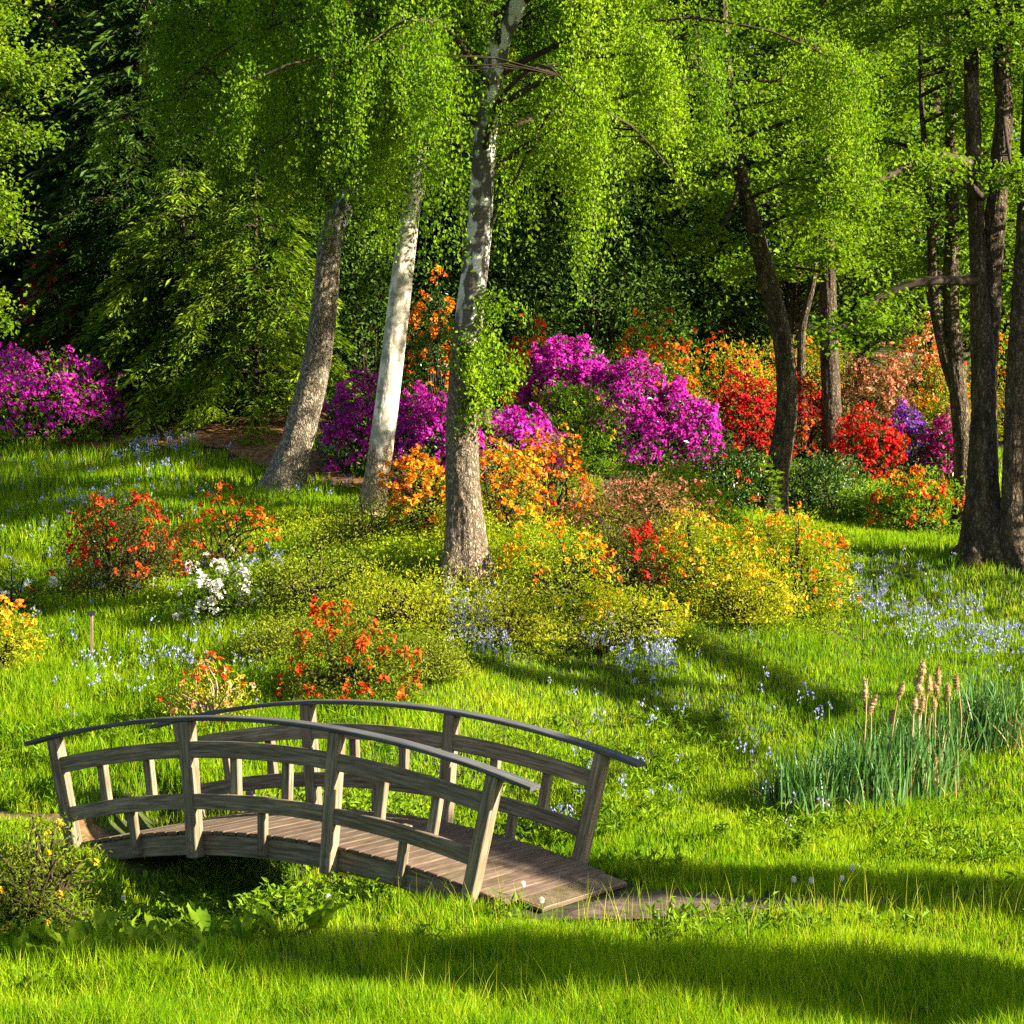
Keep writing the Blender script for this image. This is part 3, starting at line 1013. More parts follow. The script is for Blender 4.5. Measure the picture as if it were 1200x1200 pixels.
# leaning trunk in the middle right
b = on_ground(905, 36.9)
broadleaf('woodland_tree', 'curved bare trunk leaning left above the yellow azalea', b,
    [px_path([(905, 606), (908, 570), (915, 530), (922, 480), (920, 420), (912, 375), (898, 322), (886, 275), (876, 240), (868, 205), (862, 170), (850, 60), (846, -60), (850, -200)], 37)],
    [[(0, .25), (.8, .20), (2, .18), (4, .155), (5.5, .12), (8, .08), (11, .03)]], M['bark_grey'], 57,
    [(9, 4.6, 8.2, 1.2, 2.8, .3, .3, -1.6, 1.7)], 'wood_leaf', .085, 10, 75,
    fixed=[([(868, 205, 37), (860, 238, 36.8), (845, 266, 36.6), (832, 272, 36.5), (815, 278, 36.4)], .05, .02),
           ([(862, 180, 37), (850, 190, 36.8), (832, 215, 36.6), (815, 230, 36.5)], .04, .015)], relief=.03)
# straight trunk behind it
b = on_ground(978, 43)
broadleaf('woodland_tree', 'straight dark trunk with bare foot among the red azaleas', b,
    [px_path([(984, 548), (976, 500), (973, 440), (971, 380), (969, 300), (965, 200), (963, 100), (963, 0), (965, -150)], 43)],
    [[(0, .22), (1, .185), (3, .16), (6, .14), (9, .10), (12, .03)]], M['bark_dark'], 59,
    [(26, 3.4, 11.5, 1.4, 3.4, .3, .35, 0, 3.1)], 'wood_leaf', .095, 11, 70, relief=.03)
# left edge tree
b = on_ground(-80, 25)
broadleaf('woodland_tree', 'pale green leafy tree reaching in at the upper left edge', b,
    [px_path([(-80, 850), (-85, 650), (-78, 400), (-68, 200), (-62, 0), (-60, -200), (-60, -420)], 25)],
    [[(0, .22), (2, .17), (5, .14), (9, .08), (12, .03)]], M['bark_grey'], 61,
    [(20, 4.9, 10, .5, 1.05, .2, .4, -.2, 1.3), (8, 4.5, 10, 1.2, 2.4, .2, .45, 3, 1.5)], 'edge_leaf', .058, 12, 95,
    fixed=[([(-68, 200, 25), (-20, 140, 24.9), (5, 105, 24.8), (25, 82, 24.7), (60, 60, 24.6)], .05, .02)], size=.36)

# dark conifer foliage and yew
def conifer_mesh(name, H, Rb, nwh, seed, leaf=.16, dens=1.0, low=.3, droop=.35, tint0=.45, pw=.75, tip=False):
    lf, lm = MB(), MB()
    rs = np.random.default_rng(seed)
    for k in range(nwh):
        t = (k + .5) / nwh
        h = low + (H - low) * t
        rad = Rb * (1 - t) ** pw
        nb = int(6 + 5 * (1 - t))
        for j in range(nb):
            az = j / nb * 6.283 + k * 1.1 + rs.uniform(-.3, .3)
            L = rad * rs.uniform(.75, 1.15) + .25
            d = np.array([math.cos(az), math.sin(az), 0])
            s = np.array([-d[1], d[0], 0])
            tt = np.linspace(0, 1, 6)[:, None]
            p = np.array([0, 0, h]) + d * L * tt + np.array([0, 0, 1.]) * (.25 * tt - (.25 + droop) * tt ** 2) * L
            strands(lm, p[None], np.linspace(.03, .006, 6)[None])
            m = int(34 * L * dens)
            u = rs.uniform(.12, 1.03, m) ** (.55 if tip else 1)
            i = np.minimum((u * 5).astype(int), 4)
            f = (u * 5 - i)[:, None]
            c = p[i] * (1 - f) + p[i + 1] * f
            wv = (.16 + .22 * L * (1 - u) * .6)[:, None] * (.8 if tip else 1) * rs.normal(size=(m, 1))
            c = c + s * wv + rs.normal(size=(m, 3)) * [.04, .04, .05]
            c[:, 2] -= np.abs(wv[:, 0]) * .35
            ax = d * .8 + s * np.sign(wv) * .7 + rs.normal(size=(m, 3)) * .3 + [0, 0, -.35]
            nr = rs.normal(size=(m, 3)) * .5 + [0, 0, 1]
            LL = leaf * rs.uniform(.6, 1.4, m)
            leaves(lf, c, ax, nr, LL, LL * .28, np.clip(tint0 + rs.normal(0, .12) + rs.normal(0, .15, m) + .25 * (u - .6), 0, 1))
    lm.add(np.zeros((0, 3)))
    tr, P = trunk_mesh([(0, 0, -.3), (0, 0, H * .5), (0, 0, H)], [(0, .03 * H * .6), (H, .02)], seed, 12, .3, .01, .3)
    return tr.mesh('trunk', True, True), lm.mesh('branches', True), lf.mesh(name)

def put_tree(name, label, cat, meshes, mats, x, y, rz, s, group):
    root = thing(name, label, cat, (x, y, gz(x, y)), group, rz)
    for nm, me, mt in zip(('trunk', 'branches', 'crown'), meshes, mats):
        link(nm, me, mt, root)
    root.scale = (s, s, s * random.uniform(.95, 1.1))
    return root

cm1 = conifer_mesh('conifer_crown', 17, 3.2, 34, 71, .30, 1.0, .3)
cm2 = conifer_mesh('conifer_crown', 15, 2.8, 30, 72, .28, 1.1, .2)
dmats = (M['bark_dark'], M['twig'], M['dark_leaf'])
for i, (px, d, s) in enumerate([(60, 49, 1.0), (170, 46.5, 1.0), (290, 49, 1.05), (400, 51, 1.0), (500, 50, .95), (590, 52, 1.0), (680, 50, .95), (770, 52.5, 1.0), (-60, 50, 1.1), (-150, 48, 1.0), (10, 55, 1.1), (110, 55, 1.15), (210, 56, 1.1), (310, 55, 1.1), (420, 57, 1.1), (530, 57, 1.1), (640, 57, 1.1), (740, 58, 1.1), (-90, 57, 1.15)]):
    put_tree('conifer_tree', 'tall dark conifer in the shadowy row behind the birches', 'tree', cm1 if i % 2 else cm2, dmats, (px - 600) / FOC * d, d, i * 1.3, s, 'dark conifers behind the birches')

def far_mesh(seed, H=15, Rc=3.4, low=1.0, n=210, per=95, leaf=.15):
    rs = np.random.default_rng(seed)
    lf, lm = MB(), MB()
    tr, P = trunk_mesh([(0, 0, -.3), (.1, 0, H * .4), (-.1, .1, H * .9)], [(0, .22), (H * .5, .14), (H, .03)], seed, 14, .25, .02, .4)
    for k in range(n):
        h = low + (H - low) * rs.uniform(0, 1) ** .9
        az = rs.uniform(0, 6.283)
        env = Rc * (math.sin(min(1, (h - low) / H * 1.05 + .22) * math.pi)) ** .6
        r = env * rs.uniform(.35, 1.05) ** .6
        c0 = np.array([math.cos(az) * r, math.sin(az) * r, h])
        q = path_at(P, max(.4, h - r * .5))
        strands(lm, np.array([[q, (q + c0) / 2 + [0, 0, .15], c0]]), np.array([[.03, .018, .006]]))
        m = int(per * rs.uniform(.5, 1.4))
        c = c0 + rs.normal(size=(m, 3)) * [.55, .55, .2]
        LL = leaf * rs.uniform(.6, 1.3, m)
        leaves(lf, c, rs.normal(size=(m, 3)) * [1, 1, .6] + [0, 0, -.2], rs.normal(size=(m, 3)) + [.2, -.3, .6], LL, LL * .7, np.clip(rs.normal(.5, .16) + rs.normal(0, .17, m), 0, 1))
    return tr.mesh('trunk', True, True), lm.mesh('branches', True), lf.mesh('far_crown')

fm = [far_mesh(81), far_mesh(82, 16, 3.2, 1.6), far_mesh(83, 14, 3.0, .6)]
fmats = (M['bark_dark'], M['twig'], M['far_leaf'])
fi = 0
for px, d, s in [(840, 54, 1), (930, 51, 1.0), (1010, 56, 1.05), (1090, 50, .95), (1180, 53, 1.0), (1270, 52, 1.0), (1140, 60, 1.1), (970, 62, 1.1), (860, 62, 1.1), (1040, 66, 1.2), (1240, 62, 1.2),
                 (-240, 56, 1.1), (720, 62, 1.2), (560, 62, 1.2), (400, 62, 1.2), (240, 62, 1.2), (80, 62, 1.2), (-80, 62, 1.2), (-240, 66, 1.2), (1400, 66, 1.2)]:
    put_tree('woodland_tree', 'leafy woodland tree in the green mass behind the azalea bank', 'tree', fm[fi % 3], fmats, (px - 600) / FOC * d, d, fi * 2.1, s, 'woodland trees closing the view')
    fi += 1
# thin pale trunk behind
b = on_ground(939, 47)
broadleaf('woodland_tree', 'thin grey trunk far behind between the leaning and the straight trunk', b,
    [px_path([(940, 530), (939, 430), (941, 380), (955, 310), (958, 200), (955, 60), (955, -60)], 47)], [[(0, .09), (4, .075), (9, .03)]], M['bark_grey'], 63,
    [(18, 4.0, 9, 1.2, 3.0, .3, .3, 0, 3.1)], 'wood_leaf', .10, 10, 70)

# ------------------------------------------------------------------ shrubs
def shrub(name, label, cat, px, d, wpx, hpx, leafmat, nclump=120, per=34, leaf=(.07, .028), flowers=None, ntruss=0, petal=.035, truss=.07, depth=None, group=None,
          stems=26, tint0=.5, droop=0., cover=(.0, 1.0), openness=.14, florets=6, yaw=0, petals=4, flowers2=None, split=.5, skirt=.05, clump=.11, stemmat='twig', lowflower=.25, sink=0):
    """dome-shaped bush: stems, leaf clusters, flower trusses at the cluster tips"""
    base = on_ground(px, d)
    base[2] -= sink
    W, H = wpx / FOC * d, hpx / FOC * d
    D = depth or W * .8
    root = thing(name, label, cat, base, group)
    sd = int(px * 7 + d * 13) % 1000
    # cluster centres on an uneven dome
    dirs = rnd_unit(nclump * 2)
    dirs = dirs[dirs[:, 2] > -.12][:nclump]
    k = len(dirs)
    def form(v):
        r_ = .60 + .38 * noise3(v * 1.9 + sd, sd) + .30 * noise3(v * 4.6 + sd, sd + 3)
        return r_, v * np.stack([.86 + .22 * v[:, 2], .86 + .22 * v[:, 2], .78 + .14 * noise3(v * 3.1 + sd, sd + 9)], -1) * [1, 1, 1.0]
    rr, fdirs = form(dirs)
    rr *= np.clip(1 - np.abs(rng.normal(0, openness, k)), .3, 1)
    hh = np.maximum(dirs[:, 2], 0)
    c0 = fdirs * rr[:, None] * [W / 2, D / 2, H] + [0, 0, H * skirt]
    c0[:, 2] = np.maximum(c0[:, 2], .05 * H)
    outw = unit(dirs / [W / 2, D / 2, H] + [0, 0, .35])
    lf, st = MB(), MB()
    # leaves
    idx = np.repeat(np.arange(k), per)
    cs = clump * min(1.6, max(.6, W / 1.6))
    c = c0[idx] + rng.normal(size=(len(idx), 3)) * [cs, cs, cs * .75]
    c[:, 2] = np.maximum(c[:, 2], .02)
    ax = outw[idx] * .6 + rng.normal(size=c.shape) * .7 + [0, 0, -droop]
    nr = outw[idx] * .5 + rng.normal(size=c.shape) * .6 + [.15, -.2, .4]
    ct = np.clip(rng.normal(tint0, .13, k), 0, 1)
    L = leaf[0] * rng.uniform(.65, 1.3, len(idx))
    leaves(lf, c, ax, nr, L, L * leaf[1] / leaf[0], np.clip(ct[idx] + rng.normal(0, .17, len(idx)), 0, 1))
    # stems
    ns = min(stems, k)
    for j in range(ns):
        e = c0[j * k // ns]
        s0 = np.array([rng.normal(0, W * .06), rng.normal(0, D * .06), -.05])
        mid = s0 * .4 + e * .55 + np.array([0, 0, .12 * H]) + rng.normal(0, .04, 3)
        tube(st, spline([s0, mid, e], 7), np.linspace(.016, .004, 7) * max(.7, min(1.6, W)), 5, .4)
    link('stems', st.mesh('stems', True), M[stemmat], root)
    link('foliage', lf.mesh('foliage'), M[leafmat], root)
    if flowers:
        # trusses sit on the outside of the bush, thicker in some parts than others
        sel = []
        for fl, nt_ in ((flowers, int(ntruss * (split if flowers2 else 1))), (flowers2, int(ntruss * (1 - split)) if flowers2 else 0)):
            if not fl or nt_ <= 0:
                continue
            dd = rnd_unit(nt_ * 6)
            dd = dd[dd[:, 2] > -.05 - .0]
            den = noise3(dd * 2.2 + sd * .37 + (5 if fl == flowers2 else 0), sd + 7)
            keep = (den > np.quantile(den, cover[0])) & (rng.uniform(size=len(dd)) < lowflower + (1 - lowflower) * np.clip(dd[:, 2] * 1.6, 0, 1))
            dd = dd[keep][:nt_]
            r2, fd_ = form(dd)
            r2 *= np.clip(1.03 - np.abs(rng.normal(0, openness * .45, len(dd))), .5, 1.06)
            tc = fd_ * r2[:, None] * [W / 2, D / 2, H] + [0, 0, H * skirt] + rng.normal(size=(len(dd), 3)) * .03
            tc[:, 2] = np.maximum(tc[:, 2], .06)
            to = unit(dd / [W / 2, D / 2, H] + [0, 0, .5])
            ft = np.clip(rng.normal(.5, .16, len(dd)), 0, 1)
            i2 = np.repeat(np.arange(len(dd)), florets)
            fd = unit(to[i2] * .9 + rng.normal(size=(len(i2), 3)) * .75)
            fc = tc[i2] + fd * truss * rng.uniform(.4, 1.0, (len(i2), 1))
            i3 = np.repeat(np.arange(len(i2)), petals)
            pd = rng.normal(size=(len(i3), 3))
            pd = unit(pd - fd[i3] * (pd * fd[i3]).sum(-1, keepdims=True))
            pd = unit(pd + fd[i3] * .45)
            fm_ = MB()
            PL = petal * rng.uniform(.75, 1.25, len(i3))
            leaves(fm_, fc[i3] + pd * PL[:, None] * .45, pd, fd[i3] + rng.normal(size=pd.shape) * .15, PL, PL * .8, np.clip(ft[i2][i3] + rng.normal(0, .15, len(i3)), 0, 1), .1)
            link('blossoms', fm_.mesh('blossoms'), M[fl], root)
    return root

A, O, RH = 'azalea', 'shrub', 'rhododendron'
RO, OR, YE, PU, RE, CR, WH, PE, RU = 'redorange', 'orange', 'yellow', 'purple', 'red', 'crimson', 'white', 'peach', 'rust'
# --- near bank
shrub('azalea_bush', 'green azalea with loose orange red blossoms right behind the bridge handrail', A, 410, 25.3, 170, 125, 'olive_leaf', 200, 42, (.05, .02), RO, 78, .05, .07, openness=.12, cover=(.4, 1), tint0=.25, lowflower=.5)
shrub('azalea_bush', 'small sparse azalea with pinkish orange flowers above the bridge handrail', A, 245, 24.6, 120, 85, 'gold_leaf', 70, 22, (.05, .02), RO, 40, .035, .045, flowers2=PE, openness=.2, stemmat='twig_pale', stems=50, cover=(.2, 1))
shrub('azalea_bush', 'dark red orange flowered azalea on the left slope', A, 142, 30.8, 155, 120, 'brown_leaf', 190, 44, (.055, .02), RO, 120, .042, .065, openness=.15, cover=(.2, 1), flowers2=RE, split=.75, tint0=.5, lowflower=.06)
shrub('azalea_bush', 'pale orange azalea with airy branches beside the leaning birch', A, 262, 31.6, 150, 100, 'gold_leaf', 80, 22, (.05, .02), RO, 80, .038, .055, flowers2=OR, openness=.22, cover=(.1, 1))
shrub('azalea_bush', 'white flowered azalea in front of the orange ones on the left slope', A, 258, 28.6, 110, 90, 'fresh_leaf', 80, 26, (.05, .02), WH, 70, .04, .055, openness=.2, cover=(.25, 1))
shrub('azalea_bush', 'yellow orange azalea cut by the left edge', A, -4, 27.7, 110, 105, 'gold_leaf', 120, 34, (.055, .022), OR, 60, .045, .06, openness=.18, flowers2=YE)
shrub('azalea_bush', 'low white flowering bush at the left edge above the orange one', A, 22, 30.5, 110, 70, 'fresh_leaf', 60, 22, (.05, .02), WH, 22, .05, .065, openness=.2, flowers2=RO, split=.75)
# olive bushes below the birches
for px, d, wp, hp, lab, mt in [
        (370, 28.4, 185, 88, 'olive green low shrub left of the nearest birch', 'olive_leaf'), (468, 27.5, 175, 84, 'olive yellow low shrub at the foot of the nearest birch', 'gold_leaf'),
        (325, 26.8, 130, 62, 'small olive shrub above the orange red azalea by the bridge', 'olive_leaf'), (592, 27.6, 165, 62, 'low yellow green shrub right of the nearest birch foot', 'gold_leaf'),
        (425, 30.4, 120, 70, 'pale olive shrub below the white birch', 'olive_leaf'), (500, 26.3, 110, 55, 'lowest olive shrub at the edge of the lawn below the nearest birch', 'olive_leaf'),
        (545, 29.8, 90, 45, 'low gold leaved shrub hugging the back of the nearest birch', 'gold_leaf')]:
    shrub('low_shrub', lab, O, px, d, wp, hp, mt, 130, 44, (.045, .018), openness=.34, tint0=.5, stems=40, clump=.15)
# orange band
shrub('azalea_bush', 'bright orange azalea between the white birch and the nearest birch', A, 492, 30.2, 105, 115, 'olive_leaf', 90, 30, (.05, .02), OR, 130, .045, .06, openness=.2)
shrub('azalea_bush', 'golden orange azalea right behind the nearest birch trunk', A, 588, 30.2, 120, 125, 'olive_leaf', 100, 30, (.05, .02), OR, 150, .045, .06, openness=.2, flowers2=YE, split=.8)
shrub('azalea_bush', 'orange and red tipped azalea below the purple rhododendron', A, 640, 31.2, 140, 118, 'olive_leaf', 110, 28, (.05, .02), OR, 140, .045, .06, openness=.17, flowers2=RO, split=.7)
shrub('azalea_bush', 'mixed yellow and orange azalea on the bank right of the nearest birch', A, 650, 28.4, 170, 110, 'bank_leaf', 170, 36, (.05, .02), OR, 85, .036, .05, openness=.2, flowers2=YE)
shrub('low_shrub', 'rusty pink brown shrub in the middle of the bank', O, 742, 30.6, 210, 96, 'rust_leaf', 200, 36, (.045, .018), RU, 170, .032, .05, openness=.14)
shrub('azalea_bush', 'compact azalea topped with scarlet flowers in the middle of the bank', A, 728, 29.0, 115, 82, 'brown_leaf', 120, 36, (.05, .02), RE, 60, .05, .07, openness=.1, cover=(.5, 1), tint0=.5)
shrub('azalea_bush', 'yellow azalea with orange tips left of the largest yellow one', A, 820, 29.3, 170, 108, 'bank_leaf', 190, 36, (.05, .02), YE, 120, .036, .05, openness=.18, flowers2=OR, split=.6)
shrub('azalea_bush', 'largest yellow orange azalea below the leaning trunk', A, 925, 29.6, 165, 125, 'bank_leaf', 210, 38, (.05, .02), YE, 130, .036, .05, openness=.2, flowers2=OR, split=.5)
shrub('low_shrub', 'yellow green shrub between two yellow azaleas', O, 868, 28.8, 150, 88, 'gold_leaf', 150, 36, (.05, .02), YE, 40, .04, .05, openness=.18, tint0=.5)
shrub('low_shrub', 'thin yellow leaved shrub at the lower edge of the flower bank', O, 745, 28.1, 150, 55, 'gold_leaf', 90, 34, (.05, .02), YE, 20, .04, .05, openness=.25, tint0=.5)
shrub('low_shrub', 'bright green leafy bush above the rusty shrub', O, 775, 33.2, 130, 95, 'fresh_leaf', 150, 34, (.07, .03), openness=.14)
shrub('low_shrub', 'small fresh green bush right of the bright one above the rusty shrub', O, 825, 32.4, 90, 65, 'fresh_leaf', 90, 32, (.07, .03), RO, 8, .045, .06, openness=.18)
# --- purple group
PK = dict(florets=6, petals=3)
shrub('rhododendron', 'purple rhododendron at the left edge above the meadow', RH, 40, 41.8, 220, 108, 'fresh_leaf', 200, 28, (.10, .04), PU, 1150, .05, .085, openness=.18, lowflower=.25, cover=(.1, 1), **PK)
shrub('rhododendron', 'purple rhododendron low between leaning birch and white birch', RH, 432, 38.6, 130, 112, 'rhodo_leaf', 90, 26, (.10, .04), PU, 560, .05, .085, openness=.2, lowflower=.4, cover=(.18, 1), **PK)
shrub('rhododendron', 'purple rhododendron spilling down behind the nearest birch', RH, 508, 36, 125, 125, 'rhodo_leaf', 110, 26, (.10, .04), PU, 850, .05, .085, openness=.2, lowflower=.4, cover=(.18, 1), **PK)
shrub('rhododendron', 'purple rhododendron just right of the nearest birch trunk', RH, 598, 36.5, 125, 90, 'rhodo_leaf', 100, 26, (.10, .04), PU, 620, .05, .085, openness=.2, lowflower=.4, cover=(.18, 1), **PK)
shrub('rhododendron', 'tallest purple rhododendron rising behind the green shrub', RH, 668, 41, 130, 160, 'rhodo_leaf', 150, 26, (.10, .04), PU, 1150, .05, .085, openness=.2, lowflower=.4, cover=(.18, 1), **PK)
shrub('rhododendron', 'purple rhododendron sloping down right of the tallest one', RH, 728, 40.4, 145, 128, 'rhodo_leaf', 150, 26, (.10, .04), PU, 1150, .05, .085, openness=.2, lowflower=.4, cover=(.18, 1), **PK)
shrub('rhododendron', 'broad purple rhododendron left of the crimson azalea', RH, 792, 40.6, 120, 104, 'rhodo_leaf', 110, 26, (.10, .04), PU, 820, .05, .085, openness=.2, lowflower=.4, cover=(.18, 1), **PK)
shrub('low_shrub', 'rounded green shrub with yellowish tips in front of the tallest purple rhododendron', O, 670, 37.6, 120, 130, 'fresh_leaf', 220, 44, (.07, .03), YE, 50, .04, .05, openness=.12, tint0=.3)
shrub('azalea_bush', 'tall orange azalea seen behind the white birch', A, 510, 41, 72, 212, 'rhodo_leaf', 120, 26, (.07, .028), OR, 120, .055, .08, openness=.18, lowflower=.3)
shrub('azalea_bush', 'brownish orange azalea behind the tallest purple rhododendron', A, 632, 43.5, 90, 170, 'olive_leaf', 100, 24, (.08, .03), RO, 100, .055, .075, openness=.2)
shrub('azalea_bush', 'rusty orange azalea on top of the bank left of the yellow drift', A, 755, 44.5, 150, 165, 'olive_leaf', 150, 26, (.08, .03), RO, 180, .055, .075, openness=.2, flowers2=OR)
shrub('azalea_bush', 'yellow and orange azalea high on the bank left of the leaning trunk', A, 860, 46, 150, 125, 'gold_leaf', 170, 28, (.08, .03), OR, 150, .05, .07, openness=.2, flowers2=RO)
# --- red group
shrub('azalea_bush', 'deep crimson azalea left of the leaning trunk', A, 872, 43, 115, 112, 'brown_leaf', 110, 22, (.07, .03), RE, 520, .048, .08, openness=.2, lowflower=.4, cover=(.18, 1), flowers2=CR, split=.5, **PK)
shrub('azalea_bush', 'dark red azalea between the leaning and the straight trunk', A, 940, 43.3, 90, 100, 'brown_leaf', 90, 22, (.07, .03), CR, 320, .048, .08, openness=.2, lowflower=.4, cover=(.18, 1), flowers2=RO, split=.6, **PK)
shrub('azalea_bush', 'bright scarlet azalea right of the straight trunk', A, 1018, 40.4, 98, 92, 'brown_leaf', 110, 26, (.07, .03), RE, 330, .048, .08, openness=.2, lowflower=.4, cover=(.18, 1), **PK)
shrub('rhododendron', 'violet rhododendron right of the scarlet azalea', RH, 1062, 41, 75, 95, 'rhodo_leaf', 70, 22, (.09, .035), 'violet', 320, .048, .08, openness=.2, lowflower=.4, cover=(.18, 1), **PK)
shrub('rhododendron', 'deep pink rhododendron behind the ivy clad trunk', RH, 1112, 40.6, 75, 90, 'rhodo_leaf', 70, 22, (.09, .035), 'pink', 260, .048, .08, openness=.2, lowflower=.4, cover=(.18, 1), **PK)
shrub('azalea_bush', 'orange flowered azalea with green leaves left of the big forked tree', A, 1078, 35.8, 120, 88, 'fresh_leaf', 130, 30, (.07, .028), RO, 90, .055, .075, openness=.18, flowers2=OR, lowflower=.5)
shrub('low_shrub', 'dark green rounded shrub at the foot of the straight trunk', O, 965, 38, 125, 72, 'rhodo_leaf', 150, 34, (.07, .03), openness=.14)
shrub('low_shrub', 'shaded green shrub left of the leaning trunk', O, 850, 37, 120, 90, 'rhodo_leaf', 150, 34, (.07, .03), RO, 20, .05, .06, openness=.16)
shrub('low_shrub', 'pale leaved small shrub right of the leaning trunk foot', O, 1028, 37, 95, 52, 'fresh_leaf', 90, 30, (.07, .03), openness=.18)
shrub('azalea_bush', 'brownish pink azalea above the scarlet one', A, 1025, 45.5, 110, 120, 'rust_leaf', 140, 28, (.08, .03), RU, 220, .055, .075, openness=.18, flowers2=PE, split=.6)
shrub('azalea_bush', 'peach orange azalea high at the right between thin stems', A, 1085, 47, 110, 130, 'gold_leaf', 140, 28, (.08, .03), PE, 260, .055, .075, openness=.18, flowers2=RO, split=.7)
shrub('azalea_bush', 'olive gold azalea on the bank above the violet one', A, 1110, 44, 110, 110, 'gold_leaf', 150, 32, (.08, .03), OR, 60, .055, .075, openness=.18, tint0=.3)
shrub('azalea_bush', 'orange azalea filling the right edge behind the big forked tree', A, 1185, 45, 120, 120, 'gold_leaf', 140, 30, (.08, .03), OR, 140, .055, .075, openness=.18)
shrub('low_shrub', 'yellow leaved shrub high on the bank between leaning and straight trunk', O, 940, 48, 140, 130, 'gold_leaf', 180, 32, (.08, .03), OR, 60, .055, .075, openness=.2)
# left back
shrub('azalea_bush', 'dark maroon and orange azalea in shade at the upper left', A, 62, 45.5, 110, 205, 'brown_leaf', 150, 28, (.08, .035), CR, 200, .065, .09, openness=.18, flowers2=RO, split=.7, tint0=.3)
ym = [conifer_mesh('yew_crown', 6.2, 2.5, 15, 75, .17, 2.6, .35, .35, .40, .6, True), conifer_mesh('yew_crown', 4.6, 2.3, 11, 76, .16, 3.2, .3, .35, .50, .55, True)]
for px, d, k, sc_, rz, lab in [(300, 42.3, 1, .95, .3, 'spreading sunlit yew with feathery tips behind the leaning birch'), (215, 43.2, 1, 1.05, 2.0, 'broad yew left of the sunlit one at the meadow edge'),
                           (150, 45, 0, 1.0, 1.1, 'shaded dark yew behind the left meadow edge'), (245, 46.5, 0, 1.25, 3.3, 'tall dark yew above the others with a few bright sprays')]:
    put_tree('yew_tree', lab, 'yew', ym[k], (M['bark_dark'], M['twig'], M['sunlit_yew_leaf' if k else 'yew_shade']), (px - 600) / FOC * d, d, rz, sc_, None)
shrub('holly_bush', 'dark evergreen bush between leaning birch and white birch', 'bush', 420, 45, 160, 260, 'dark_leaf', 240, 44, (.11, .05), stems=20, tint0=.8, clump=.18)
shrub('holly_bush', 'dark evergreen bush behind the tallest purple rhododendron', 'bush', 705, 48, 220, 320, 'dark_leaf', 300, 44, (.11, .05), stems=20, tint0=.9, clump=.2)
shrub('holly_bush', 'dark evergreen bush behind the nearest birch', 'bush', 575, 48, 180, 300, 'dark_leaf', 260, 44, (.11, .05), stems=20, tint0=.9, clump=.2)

# --- ditch plants
shrub('twiggy_bush', 'dark twiggy bush with small yellowish leaves at the lower left corner', O, 40, 18.6, 200, 170, 'olive_leaf', 230, 30, (.055, .014), openness=.5, stems=150, stemmat='twig', tint0=.25, clump=.10, flowers='yellow', ntruss=14, petal=.025, truss=.03)
shrub('low_shrub', 'bright green leafy shrub seen through the gap under the bridge', O, 395, 18.9, 150, 40, 'fresh_leaf', 120, 34, (.06, .03), openness=.16, depth=.7, tint0=.6)
shrub('low_shrub', 'leafy ditch shrub on the far side seen below the bridge beam', O, 400, 22.2, 200, 100, 'fresh_leaf', 120, 34, (.07, .035), openness=.16, depth=1.0, tint0=.6)
shrub('low_shrub', 'small green plant growing in the dark under the bridge', O, 215, 19.6, 110, 50, 'fresh_leaf', 60, 26, (.06, .03), openness=.2)
shrub('low_shrub', 'low leafy weed on the ditch side in front of the bridge', O, 330, 18.5, 130, 55, 'fresh_leaf', 70, 24, (.08, .035), openness=.2)

def blades(mb, base, H, W, bend, tint, seg=2, az=None):
    """upright tapering blades; base (n,3)"""
    n = len(base)
    H = np.broadcast_to(H, (n,))
    W = np.broadcast_to(W, (n,))
    az = rng.uniform(0, 6.283, n) if az is None else az
    d = np.stack([np.cos(az), np.sin(az), np.zeros(n)], -1)
    fa = rng.uniform(0, 6.283, n)
    s = np.stack([np.cos(fa), np.sin(fa), np.zeros(n)], -1)
    t = np.linspace(0, 1, seg + 1)
    V = np.empty((n, 2 * seg + 1, 3))
    for i in range(seg + 1):
        c = base + d * (bend * H * t[i] ** 2)[:, None]
        c[:, 2] += H * t[i] * (1 - .25 * np.minimum(bend, 1.5) * t[i])
        if i < seg:
            hw = (W * .5 * (1 - .35 * t[i]))[:, None]
            V[:, 2 * i] = c - s * hw
            V[:, 2 * i + 1] = c + s * hw
        else:
            V[:, 2 * seg] = c
    k = 2 * seg + 1
    b0 = np.arange(n)[:, None] * k
    q = np.concatenate([b0 + [[2 * i, 2 * i + 1, 2 * i + 3, 2 * i + 2]] for i in range(seg - 1)]) if seg > 1 else None
    tr = b0 + [[2 * seg - 2, 2 * seg - 1, 2 * seg]]
    mb.add(V, q, tr, tint=np.repeat(tint, k))

# ------------------------------------------------------------------ grass
def uv_bridge(x, y):
    dx, dy = x - B0[0], y - B0[1]
    return dx * EU[0] + dy * EU[1], dx * EV[0] + dy * EV[1]

def open_ground(x, y):
    u, v = uv_bridge(x, y)
    ok = ~((np.abs(u) < 2.95) & (np.abs(u) > 1.35) & (v > .02) & (v < BW + .05))
    for p in (path_r, path_l, path_u, lit_poly):
        jx = x + .5 * (noise2(x * 4, y * 4, 41) - .5)
        jy = y + .5 * (noise2(x * 4, y * 4, 42) - .5)
        ok &= ~inside(jx, jy, np.asarray(p))
    return ok

